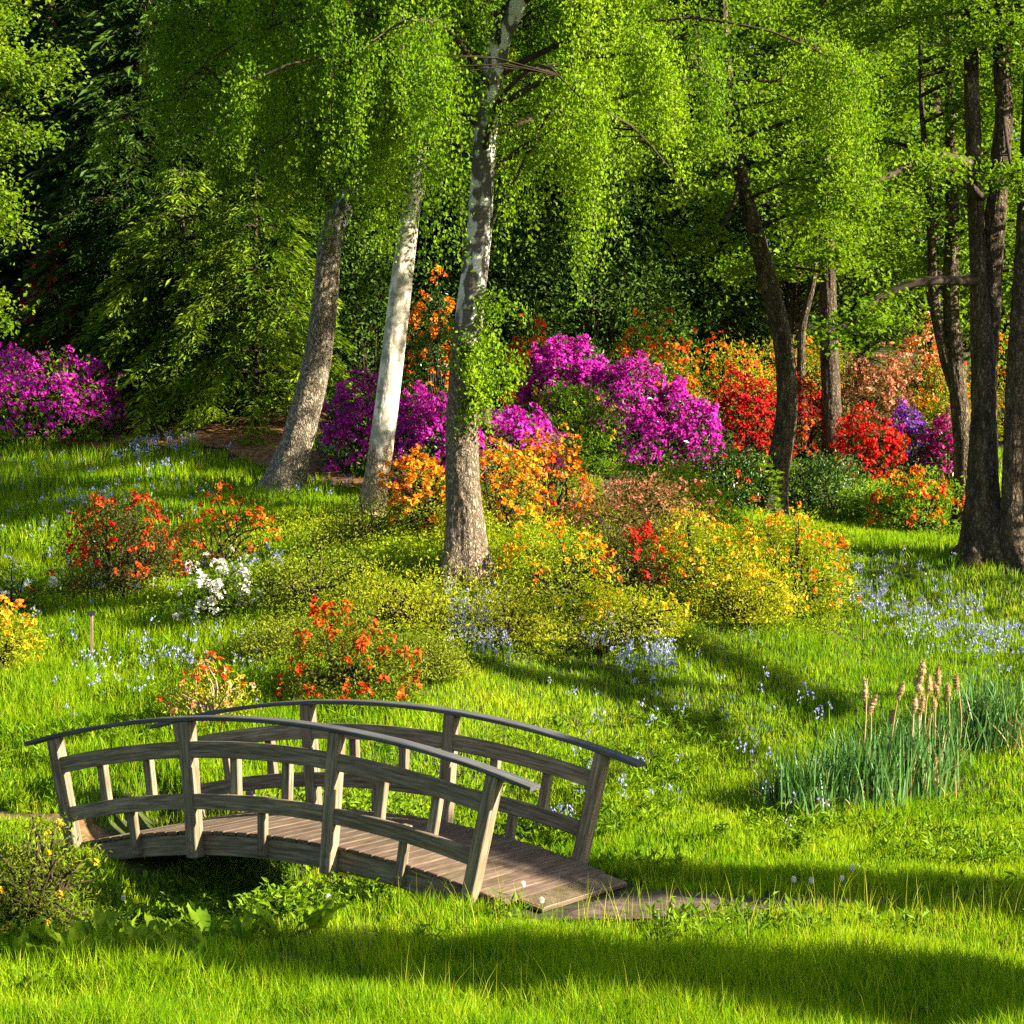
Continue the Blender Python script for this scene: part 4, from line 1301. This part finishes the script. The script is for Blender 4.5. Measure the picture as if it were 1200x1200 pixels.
gmb = MB()
def sow(n, ymin, ymax, power, hfun, wid, bend0, seg, tintf, keepf=None, marg=1.6):
    y = rng.uniform(ymin, ymax, n * 3)
    y = y[rng.uniform(size=len(y)) < (ymin / y) ** power * 1.0][:n]
    x = rng.uniform(-1, 1, len(y)) * (.2308 * y + marg)
    ok = open_ground(x, y)
    if keepf is not None:
        ok &= keepf(x, y)
    x, y = x[ok], y[ok]
    z = ground(x, y)
    H = hfun(x, y) * rng.uniform(.55, 1.25, len(x))
    blades(gmb, np.stack([x, y, z - .01], -1), H, wid * rng.uniform(.7, 1.3, len(x)), rng.uniform(.1, 1, len(x)) * bend0, tintf(x, y), seg)

def zone_tint(x, y):
    z = noise2(x * .7, y * .7, 51) * .4 + noise2(x * 2.3, y * 2.3, 52) * .35 + noise2(x * 7, y * 7, 54) * .25
    return np.clip(-.06 + .95 * z + rng.normal(0, .12, len(x)) + (rng.uniform(size=len(x)) < .05) * .6, 0, 1)

def tallness(x, y):
    left = np.clip((-1.2 - x) / 2.0, 0, 1) * np.clip((y - 22) / 2, 0, 1)
    tuft = .45 + 1.15 * noise2(x * 1.9, y * 1.9, 53)
    front = np.clip((17.4 - y) / 1.5, 0, 1)
    worn = 1 - .6 * np.exp(-((x - .9) ** 2 / 1.6 + (y - 18.1) ** 2 / .3))
    return (.125 + .09 * left + .12 * front) * tuft * worn

def thin_ditch(x, y):
    return ~((x < -1.0) & (y > 15.9) & (y < 20) & (rng.uniform(size=len(x)) < .6))
sow(165000, 13.6, 19.5, .8, tallness, .0075, .6, 3, zone_tint, thin_ditch)
sow(210000, 19.5, 30, 1.2, tallness, .011, .55, 2, zone_tint)
sow(130000, 30, 44, 1.5, tallness, .016, .5, 2, zone_tint, lambda x, y: (x < 1.5) | (y < 34) | (x > 3.0))
# tall thin stalks in the foreground
sow(1200, 17.6, 19.6, .5, lambda x, y: .33 + 0 * x, .006, .4, 3, lambda x, y: np.clip(rng.normal(.8, .15, len(x)), 0, 1), lambda x, y: x > .4 + 0 * y)
sow(1500, 14.5, 18.5, .5, lambda x, y: .42 + 0 * x, .005, .5, 3, lambda x, y: np.clip(rng.normal(.85, .12, len(x)), 0, 1), lambda x, y: x > -1.0 + 0 * y)
go = link('grass', gmb.mesh('grass'), M['grass'])
tag(go, 'bright green lawn and meadow grass covering the slope', 'grass', kind='stuff')

# broad-leaved herbs in the rough parts
hm = MB()
n = 9000
y = rng.uniform(17, 37, n)
x = rng.uniform(-1, 1, n) * (.235 * y + 1)
g_, dp = gully_at(x, y)
keep = open_ground(x, y) & (((x < -1.0 - .0 * y) & (y > 22.5) & (noise2(x * 1.1, y * 1.1, 61) > .46)) | (g_ < 1.1) | ((y < 19) & (noise2(x * 1.3, y * 1.3, 63) > .66)) | ((x > 0) & (y < 23.5) & (y > 19.8) & (noise2(x * 1.5, y * 1.5, 62) > .62)))
x, y = x[keep], y[keep]
z = ground(x, y)
k = 9
i = np.repeat(np.arange(len(x)), k)
az = rng.uniform(0, 6.283, len(i))
el = rng.uniform(.15, 1.2, len(i))
axv = np.stack([np.cos(az) * np.cos(el), np.sin(az) * np.cos(el), np.sin(el)], -1)
L = rng.uniform(.05, .12, len(i))
c = np.stack([x, y, z + .03], -1)[i] + axv * L[:, None] * .6 + np.abs(rng.normal(size=(len(i), 3))) * [0, 0, .07]
leaves(hm, c, axv, rng.normal(size=(len(i), 3)) * .3 + [0, 0, 1], L, L * .38, np.clip(rng.normal(.5, .2, len(x))[i] + rng.normal(0, .12, len(i)), 0, 1))
tag(link('undergrowth', hm.mesh('undergrowth'), M['fresh_leaf']), 'broad leaved green herbs growing through the meadow and ditch', 'undergrowth', kind='stuff')

# low carpet of leafy growth between the bushes of the bank
gc_ = MB()
n = 5200
y = rng.uniform(26.3, 33.5, n)
px = rng.uniform(170, 985, n)
x = (px - 600) / FOC * y
edge = 27.0 + 1.4 * np.clip((px - 560) / 400, 0, 1) - .4 * np.clip((420 - px) / 200, 0, 1)
keep = open_ground(x, y) & (y > edge + .8 * (noise2(x * 1.7, y * 1.7, 83) - .5)) & (noise2(x * 1.2, y * 1.2, 81) > .36) & ((px > 330) | (y > 29.5))
x, y = x[keep], y[keep]
z = ground(x, y)
hgt = .10 + .28 * noise2(x * 2.2, y * 2.2, 82)
i = np.repeat(np.arange(len(x)), 16)
c = np.stack([x, y, z], -1)[i] + rng.normal(size=(len(i), 3)) * [.11, .11, 0] + np.array([0, 0, 1.]) * (hgt[i] * rng.uniform(.15, 1.15, len(i)))[:, None]
L = rng.uniform(.035, .065, len(i))
leaves(gc_, c, rng.normal(size=c.shape) + [0, 0, .5], rng.normal(size=c.shape) + [.1, -.2, .6], L, L * .45, np.clip((.25 + .5 * noise2(x * .9, y * .9, 84))[i] + rng.normal(0, .18, len(i)), 0, 1))
tag(link('ground_cover', gc_.mesh('ground_cover'), M['bank_leaf']), 'low yellow green leafy growth carpeting the flower bank between the bushes', 'ground cover', kind='stuff')

# bluebells
bm_, bs_ = MB(), MB()
def bells(px0, px1, slope, py1, dd, n):
    cx, d0 = 0, 0
    px = rng.uniform(px0, px1, n)
    d = np.clip(rng.normal((dd[0] + dd[1]) / 2, (dd[1] - dd[0]) / 4, n), 20, 43) + slope * (px - (px0 + px1) / 2) / (px1 - px0)
    x = (px - 600) / FOC * d
    ok = open_ground(x, d) & (noise2(x * 1.8, d * 1.8, 71) > .42)
    x, d = x[ok], d[ok]
    z = ground(x, d)
    hh = rng.uniform(.18, .32, len(x))
    tp = np.stack([x, d, z + hh], -1)
    blades(bs_, np.stack([x, d, z], -1), hh * 1.05, .012, .15, np.full(len(x), .4), 2)
    i = np.repeat(np.arange(len(x)), 7)
    c = tp[i] + rng.normal(size=(len(i), 3)) * [.028, .028, .035] - [0, 0, .02]
    LL = rng.uniform(.028, .045, len(i))
    leaves(bm_, c, rng.normal(size=c.shape) * .5 + [0, 0, -1], rng.normal(size=c.shape), LL, LL * .7, np.clip(rng.normal(.5, .15, len(x))[i] + rng.normal(0, .15, len(i)), 0, 1))
bells(975, 1260, -2.2, 0, (27.8, 30.4), 420)
bells(525, 600, 0, 0, (26.8, 28.0), 230)
bells(640, 790, 0, 0, (26.6, 28.4), 260)
bells(330, 430, 0, 0, (36.5, 41), 300)
bells(130, 330, 0, 0, (39, 41.5), 380)
bells(270, 330, 0, 0, (29.5, 31), 120)
bells(60, 310, 0, 0, (25.0, 29), 110)
bells(0, 250, 0, 0, (29, 41), 260)
bells(650, 980, 0, 0, (20.5, 29), 110)
tag(link('bluebells', bm_.mesh('bluebells'), M['bluebell']), 'drifts of pale violet bluebells in the grass', 'bluebells', kind='stuff')
tag(link('bluebell_leaves', bs_.mesh('bluebell_leaves'), M['grass']), 'thin green bluebell stalks and leaves in the grass', 'bluebell leaves', kind='stuff')

# ------------------------------------------------------------------ reeds, cattails
def iris_clump(label, px, d, wpx, n, hmax):
    base = on_ground(px, d)
    root_m, dry_m = MB(), MB()
    W = wpx / FOC * d
    p = rng.normal(size=(n, 2)) * [W * .27, W * .16 + .06]
    z = ground(base[0] + p[:, 0], base[1] + p[:, 1]) - base[2] - .03
    blades(root_m, np.c_[p, z], hmax * rng.uniform(.5, 1.05, n), rng.uniform(.013, .024, n), rng.uniform(0, .4, n), np.clip(rng.normal(.5, .22, n), 0, 1), 4)
    m = n // 4
    p = rng.normal(size=(m, 2)) * [W * .27, W * .16 + .04]
    z = ground(base[0] + p[:, 0], base[1] + p[:, 1]) - base[2] - .03
    blades(dry_m, np.c_[p, z], hmax * rng.uniform(.3, .75, m), .014, rng.uniform(.1, .9, m), rng.uniform(0, 1, m), 4)
    r = thing('iris_clump', label, 'waterside plant', base, 'clumps of sword leaves')
    link('leaves', root_m.mesh('leaves'), M['reed'], r)
    link('dead_leaves', dry_m.mesh('dead_leaves'), M['dry'], r)
iris_clump('leftmost clump of blue green sword leaves, set lower than the rest', 938, 22.7, 75, 430, .66)
iris_clump('clump of sword leaves under the left pair of cattails', 1005, 23.0, 85, 430, .85)
iris_clump('clump of sword leaves in the middle of the cattails', 1060, 23.5, 85, 430, .9)
iris_clump('thin clump of sword leaves below the tallest cattails', 1100, 24.2, 60, 240, .75)
iris_clump('dense dark clump of sword leaves right of the cattails', 1158, 24.9, 100, 430, .82)

for px, py, bx, by_d, lab, heads in [
        (1016, 795, 1004, 23.1, 'leftmost cattail with a curled fluffy head', 1), (1021, 815, 1010, 23.2, 'short cattail beside the leftmost one', 1),
        (1055, 800, 1040, 23.3, 'cattail leaning right with a plump pale head', 1), (1047, 832, 1036, 23.5, 'low broken cattail with a thin head', 1),
        (1079, 774, 1076, 23.6, 'tallest cattail with ragged shedding head', 3), (1089, 792, 1086, 23.7, 'straight cattail with a long slim head', 1),
        (1100, 781, 1098, 23.9, 'cattail with a fat fluffy head bulging left', 2), (1111, 802, 1108, 24.0, 'short cattail between two taller ones at the right', 1),
        (1072, 815, 1068, 23.4, 'thin shorter cattail just left of the tallest one', 1), (1094, 818, 1092, 23.6, 'half height cattail between the slim one and the fat one', 1),
        (1121, 790, 1120, 24.1, 'rightmost cattail with a leaning pointed head', 1)]:
    base = on_ground(bx, by_d)
    top = at(px, py, by_d) - base
    r = thing('cattail', lab, 'cattail', base, 'cattails by the wet hollow')
    sm = MB()
    p = spline([np.array([0, 0, -.03]), top * .5 + [rng.normal(0, .02), 0, 0], top], 8)
    tube(sm, p, np.linspace(.010, .006, 8), 6, rng.uniform(.4, .9))
    for q in range(2):
        blades(sm, np.array([[rng.normal(0, .02), rng.normal(0, .02), 0]]), top[2] * rng.uniform(.4, .75), .014, np.array([rng.uniform(.1, .5)]), np.array([rng.uniform(.3, .9)]), 4)
    link('stem', sm.mesh('stem', True), M['dry'], r)
    hd = MB()
    for hI in range(heads):
        f1 = 1 - hI * .13
        f0 = f1 - rng.uniform(.12, .17)
        hp = top * (1 - np.linspace(f0, f1, 12)[:, None]) * 0 + top * np.linspace(f0, f1, 12)[:, None]
        prof = np.sin(np.linspace(.12, .97, 12) * math.pi) ** .5 * .031 * rng.uniform(.8, 1.25) * (1 + .18 * rng.normal(size=12))
        hp[:, :2] += np.cumsum(np.cumsum(rng.normal(0, .0022, (12, 2)), 0), 0)
        tube(hd, hp, np.maximum(prof, .006), 10, rng.uniform(.3, .8))
        m = 500
        i = rng.integers(0, 12, m)
        dv = rnd_unit(m)
        c = hp[i] + dv * prof[i][:, None] * 1.05 + rng.normal(size=(m, 3)) * .006
        leaves(hd, c, dv + rng.normal(size=(m, 3)) * .6 + [0, 0, -.3], rng.normal(size=(m, 3)), rng.uniform(.012, .03, m), .007, rng.uniform(.2, 1, m))
    link('seed_head', hd.mesh('seed_head'), M['dry'], r)

# ------------------------------------------------------------------ dock leaves, herbs, sapling, dandelion clocks
def dock_mesh(n, H, seed):
    mb = MB()
    for k in range(n):
        az = rng.uniform(0, 6.283)
        el = rng.uniform(.7, 1.35)
        L = H * rng.uniform(.7, 1.15)
        W = L * rng.uniform(.20, .27)
        ns = 9
        t = np.linspace(0, 1, ns)
        dv = np.array([math.cos(az), math.sin(az), 0])
        s = np.array([-dv[1], dv[0], 0])
        bend = rng.uniform(.2, .8)
        rl = np.stack([dv * (math.cos(el) * L * q + bend * L * .3 * q ** 2) + np.array([0, 0, math.sin(el) * L * q - bend * L * .28 * q ** 2.5]) for q in t])
        wv = W * .5 * np.where(t < .22, .12, np.sin(np.clip((t - .18) / .84, 0, 1) * math.pi) ** .7) + .004
        wav = .02 * np.sin(t * 18 + az)[:, None] * np.array([0, 0, 1.])
        V = np.stack([rl + s * wv[:, None] + [0, 0, .25] * wv[:, None] + wav, rl, rl - s * wv[:, None] + [0, 0, .25] * wv[:, None] - wav], 1)
        q = []
        for i in range(ns - 1):
            a = i * 3
            q += [[a, a + 1, a + 4, a + 3], [a + 1, a + 2, a + 5, a + 4]]
        mb.add(V, q, tint=np.clip(rng.normal(.5, .2) + .1 * np.tile([0, 1.6, 0], ns), 0, 1))
    return mb.mesh('dock_plant', True)
dk = [dock_mesh(9, .36, 1), dock_mesh(7, .30, 2), dock_mesh(11, .34, 3)]
for i, (px, d) in enumerate([(30, 15.7), (72, 15.9), (85, 16.6), (20, 16.6), (130, 16.4), (160, 17.0), (200, 15.9), (205, 16.7), (120, 17.4), (60, 17.3), (245, 16.9), (285, 17.2), (330, 17.4), (180, 17.9), (370, 17.6), (240, 17.9), (300, 17.9)]):
    p = on_ground(px, d)
    me = dk[i % 3]
    o = link('dock_plant', me, M['fresh_leaf'])
    o.location = p - [0, 0, .02]
    o.rotation_euler = (0, 0, i * 1.9)
    s = rng.uniform(.8, 1.15)
    o.scale = (s, s, s)
    tag(o, 'broad leaved dock in the shaded grass below the bridge', 'dock plant', 'docks in the ditch grass')

def leafy_stem(name, label, cat, px, d, H, n, L, mat, group=None):
    base = on_ground(px, d)
    r = thing(name, label, cat, base, group)
    st, lf = MB(), MB()
    for k in range(n):
        e = np.array([rng.normal(0, H * .18), rng.normal(0, H * .15), H * rng.uniform(.7, 1.05)])
        p = spline([np.array([rng.normal(0, .02), rng.normal(0, .02), -.02]), e * .5 + rng.normal(0, .02, 3), e], 8)
        tube(st, p, np.linspace(.007, .003, 8), 5, .5)
        m = int(H * 60)
        i = rng.integers(1, 8, m)
        az = rng.uniform(0, 6.283, m)
        ax = np.stack([np.cos(az), np.sin(az), rng.uniform(.1, .8, m)], -1)
        LL = L * rng.uniform(.7, 1.2, m)
        leaves(lf, p[i] + rng.normal(size=(m, 3)) * .01 + unit(ax) * LL[:, None] * .5, ax, rng.normal(size=(m, 3)) * .3 + [0, 0, 1], LL, LL * .24 if L > .09 and 'fern' in label else LL * .5, np.clip(rng.normal(.6, .2, m), 0, 1))
    link('stem', st.mesh('stem', True), M['twig'], r)
    link('leaves', lf.mesh('leaves'), M[mat], r)
leafy_stem('leafy_herb', 'narrow leaved fern like herb rising from the ditch before the bridge', 'herb', 246, 19.4, .42, 6, .12, 'fresh_leaf')
leafy_stem('sapling', 'bright leafy sapling at the foot of the leaning trunk', 'sapling', 911, 36, 1.0, 4, .11, 'fresh_leaf')
leafy_stem('leafy_herb', 'spiky green plant in the grass between bridge and cattails', 'herb', 940, 20.9, .22, 5, .09, 'fresh_leaf')
leafy_stem('leafy_herb', 'tuft of weeds above the end of the sandy path', 'herb', 845, 21.3, .22, 5, .08, 'fresh_leaf')

# bare twiggy shrub among bluebells
b = on_ground(705, 27.6)
st, lf = MB(), MB()
for k in range(46):
    az = rng.uniform(0, 6.283)
    L = rng.uniform(.35, .75)
    e = np.array([math.cos(az) * L * .8, math.sin(az) * L * .6, L * rng.uniform(.4, .95)])
    p = spline([np.zeros(3), e * .5 + [0, 0, .06], e], 6)
    tube(st, p, np.linspace(.008, .003, 6), 4, .5)
    m = 14
    c = p[rng.integers(2, 6, m)] + rng.normal(size=(m, 3)) * .05
    leaves(lf, c, rng.normal(size=c.shape), rng.normal(size=c.shape) + [0, 0, .5], rng.uniform(.025, .045, m), .016, rng.uniform(.2, .9, m))
r = thing('twiggy_bush', 'thin half bare shrub among the bluebells on the bank', 'shrub', b)
link('stems', st.mesh('stems', True), M['twig'], r)
link('foliage', lf.mesh('foliage'), M['olive_leaf'], r)

# dandelion clocks
def clock_meshes():
    hd, st = MB(), MB()
    dv = rnd_unit(260)
    leaves(hd, dv * .017 + [0, 0, .2], dv, rng.normal(size=dv.shape), .020, .002, rng.uniform(.4, 1, 260))
    leaves(hd, dv * .028 + [0, 0, .2], rng.normal(size=dv.shape), dv, .009, .005, rng.uniform(.4, 1, 260))
    tube(st, spline([(0, 0, -.02), (.008, 0, .1), (0, 0, .2)], 6), .0035, 5)
    return hd.mesh('seed_head'), st.mesh('stem', True)
hdm, stm = clock_meshes()
for px, d in [(936, 18.9), (953, 18.8), (981, 18.9), (997, 19.3), (636, 17.9), (612, 18.5), (142, 19.6), (388, 18.3)]:
    p = on_ground(px, d)
    r = thing('dandelion_clock', 'white dandelion seed head on a thin stalk in the grass', 'dandelion', p, 'dandelion clocks in the grass')
    r.scale = (.75, .75, 1.0)
    r.rotation_euler = (rng.normal(0, .15), rng.normal(0, .15), rng.uniform(0, 6))
    link('seed_head', hdm, M['white'], r)
    link('stem', stm, M['grass'], r)

# plant label stake
b = on_ground(107, 27.9)
r = thing('plant_label', 'thin wooden stake with a small dark plate standing in the shaded meadow', 'plant label', b)
sm = MB()
ex, ey, ez = np.eye(3)
box(sm, (0, 0, .27), ex, ey, ez, .035, .03, .62, .6, .004, rng.uniform(0, 9, 3))
link('stake', sm.mesh('stake', False, True), M['post_wood'], r)
pm = MB()
tl = R_(35)
box(pm, (0, -.012, .60), ex, np.array([0, math.cos(tl), math.sin(tl)]), np.array([0, -math.sin(tl), math.cos(tl)]), .10, .085, .012, .3, .003)
dkm, _, dbs, _ = mat_new('dark_plate')
dbs.inputs['Base Color'].default_value = (.012, .012, .012, 1)
dbs.inputs['Roughness'].default_value = .5
link('plate', pm.mesh('plate'), dkm, r)

# ------------------------------------------------------------------ trees beyond the right edge whose shade falls across the lawn
cyp = conifer_mesh('cypress_crown', 7.4, .72, 36, 95, .2, 2.2, .2, pw=.35)
for x, y, sc_, lab in [(16.7, 14.95, 1.2, 'slender cypress beside the lawn shading the sandy path'), (16.4, 11.2, 1.42, 'slender cypress beside the lawn shading the front grass')]:
    put_tree('cypress_tree', lab, 'tree', cyp, dmats, x, y, .4, sc_, None)
put_tree('woodland_tree', 'bushy tree beside the big forked tree', 'tree', far_mesh(93, 8, 2.4, .8, 90, 70, .13), fmats, 12.8, 29.6, 1, 1.0, None)
# thin unseen tree, its boughs laid out to throw shade bands on the lawn
b = np.array([13.6, 23.4, gz(13.6, 23.4)])
r = thing('woodland_tree', 'unseen thin tree with boughs shaped to cast shade bands on the upper lawn', 'tree', b)
tr, P = trunk_mesh([(0, 0, -.3), (.1, 0, 4), (0, .1, 8.2)], [(0, .14), (5, .09), (8.2, .03)], 96, 20, .15, .015, .3)
lm, lf = MB(), MB()
sd_ = np.array([math.cos(SUN_PHI), -math.sin(SUN_PHI), math.tan(SUN_EL)])
def cast(px, py):
    """where the sun's ray to this spot on the lawn crosses the boughs"""
    dd = 20.0
    for it in range(300):
        q = at(px, py, dd)
        if q[2] < gz(q[0], q[1]):
            break
        dd += .05
    return q + sd_ * ((b[0] + .35 * (q[0] - 1.2) - q[0]) / sd_[0]) - b
for band, wd in (([(525, 772), (620, 796), (690, 805), (760, 826), (805, 850), (860, 890)], .10), ([(640, 776), (700, 786), (775, 806)], .06), ([(775, 748), (850, 778), (905, 803), (965, 842)], .12)):
    pts_ = [cast(*q) for q in band]
    j = path_at(P, max(1.5, pts_[len(pts_) // 2][2] - .6))
    tube(lm, spline([j, (j + pts_[-2]) / 2 + [0, 0, .1], pts_[-1]], 8), np.linspace(.03, .012, 8), 5)
    for q0, q1 in zip(pts_[:-1], pts_[1:]):
        tube(lm, np.array([q0, (q0 + q1) / 2, q1]), .012, 5)
        m = int(1700 * np.linalg.norm(q1 - q0) * max(1, wd / .08))
        t_ = rng.uniform(0, 1, m)
        t_ = t_[noise2(t_ * 5 + q0[0] * 3, t_ * 0 + wd * 9, 77) > .3][:, None]
        c = q0 + (q1 - q0) * t_ + rng.normal(size=(len(t_), 3)) * [.06, wd, .035]
        leaves(lf, c, rng.normal(size=c.shape) * [1, 1, .5], rng.normal(size=c.shape) + [0, 0, .6], .09 * rng.uniform(.7, 1.2, len(c)), .06, rng.uniform(.2, .8, len(c)))
for k in range(8):
    h = rng.uniform(7.4, 8)
    j = path_at(P, h)
    az = rng.uniform(0, 6.283)
    e = j + np.array([math.cos(az), math.sin(az), .3]) * rng.uniform(.3, .7)
    tube(lm, np.array([j, (j + e) / 2 + [0, 0, .05], e]), np.array([.02, .012, .005]), 5)
    m = 40
    leaves(lf, e + rng.normal(size=(m, 3)) * .16, rng.normal(size=(m, 3)), rng.normal(size=(m, 3)) + [0, 0, .6], .09, .06, rng.uniform(.2, .8, m))
link('trunk', tr.mesh('trunk', True, True), M['bark_grey'], r)
finish(r, lm, lf, 'wood_leaf')
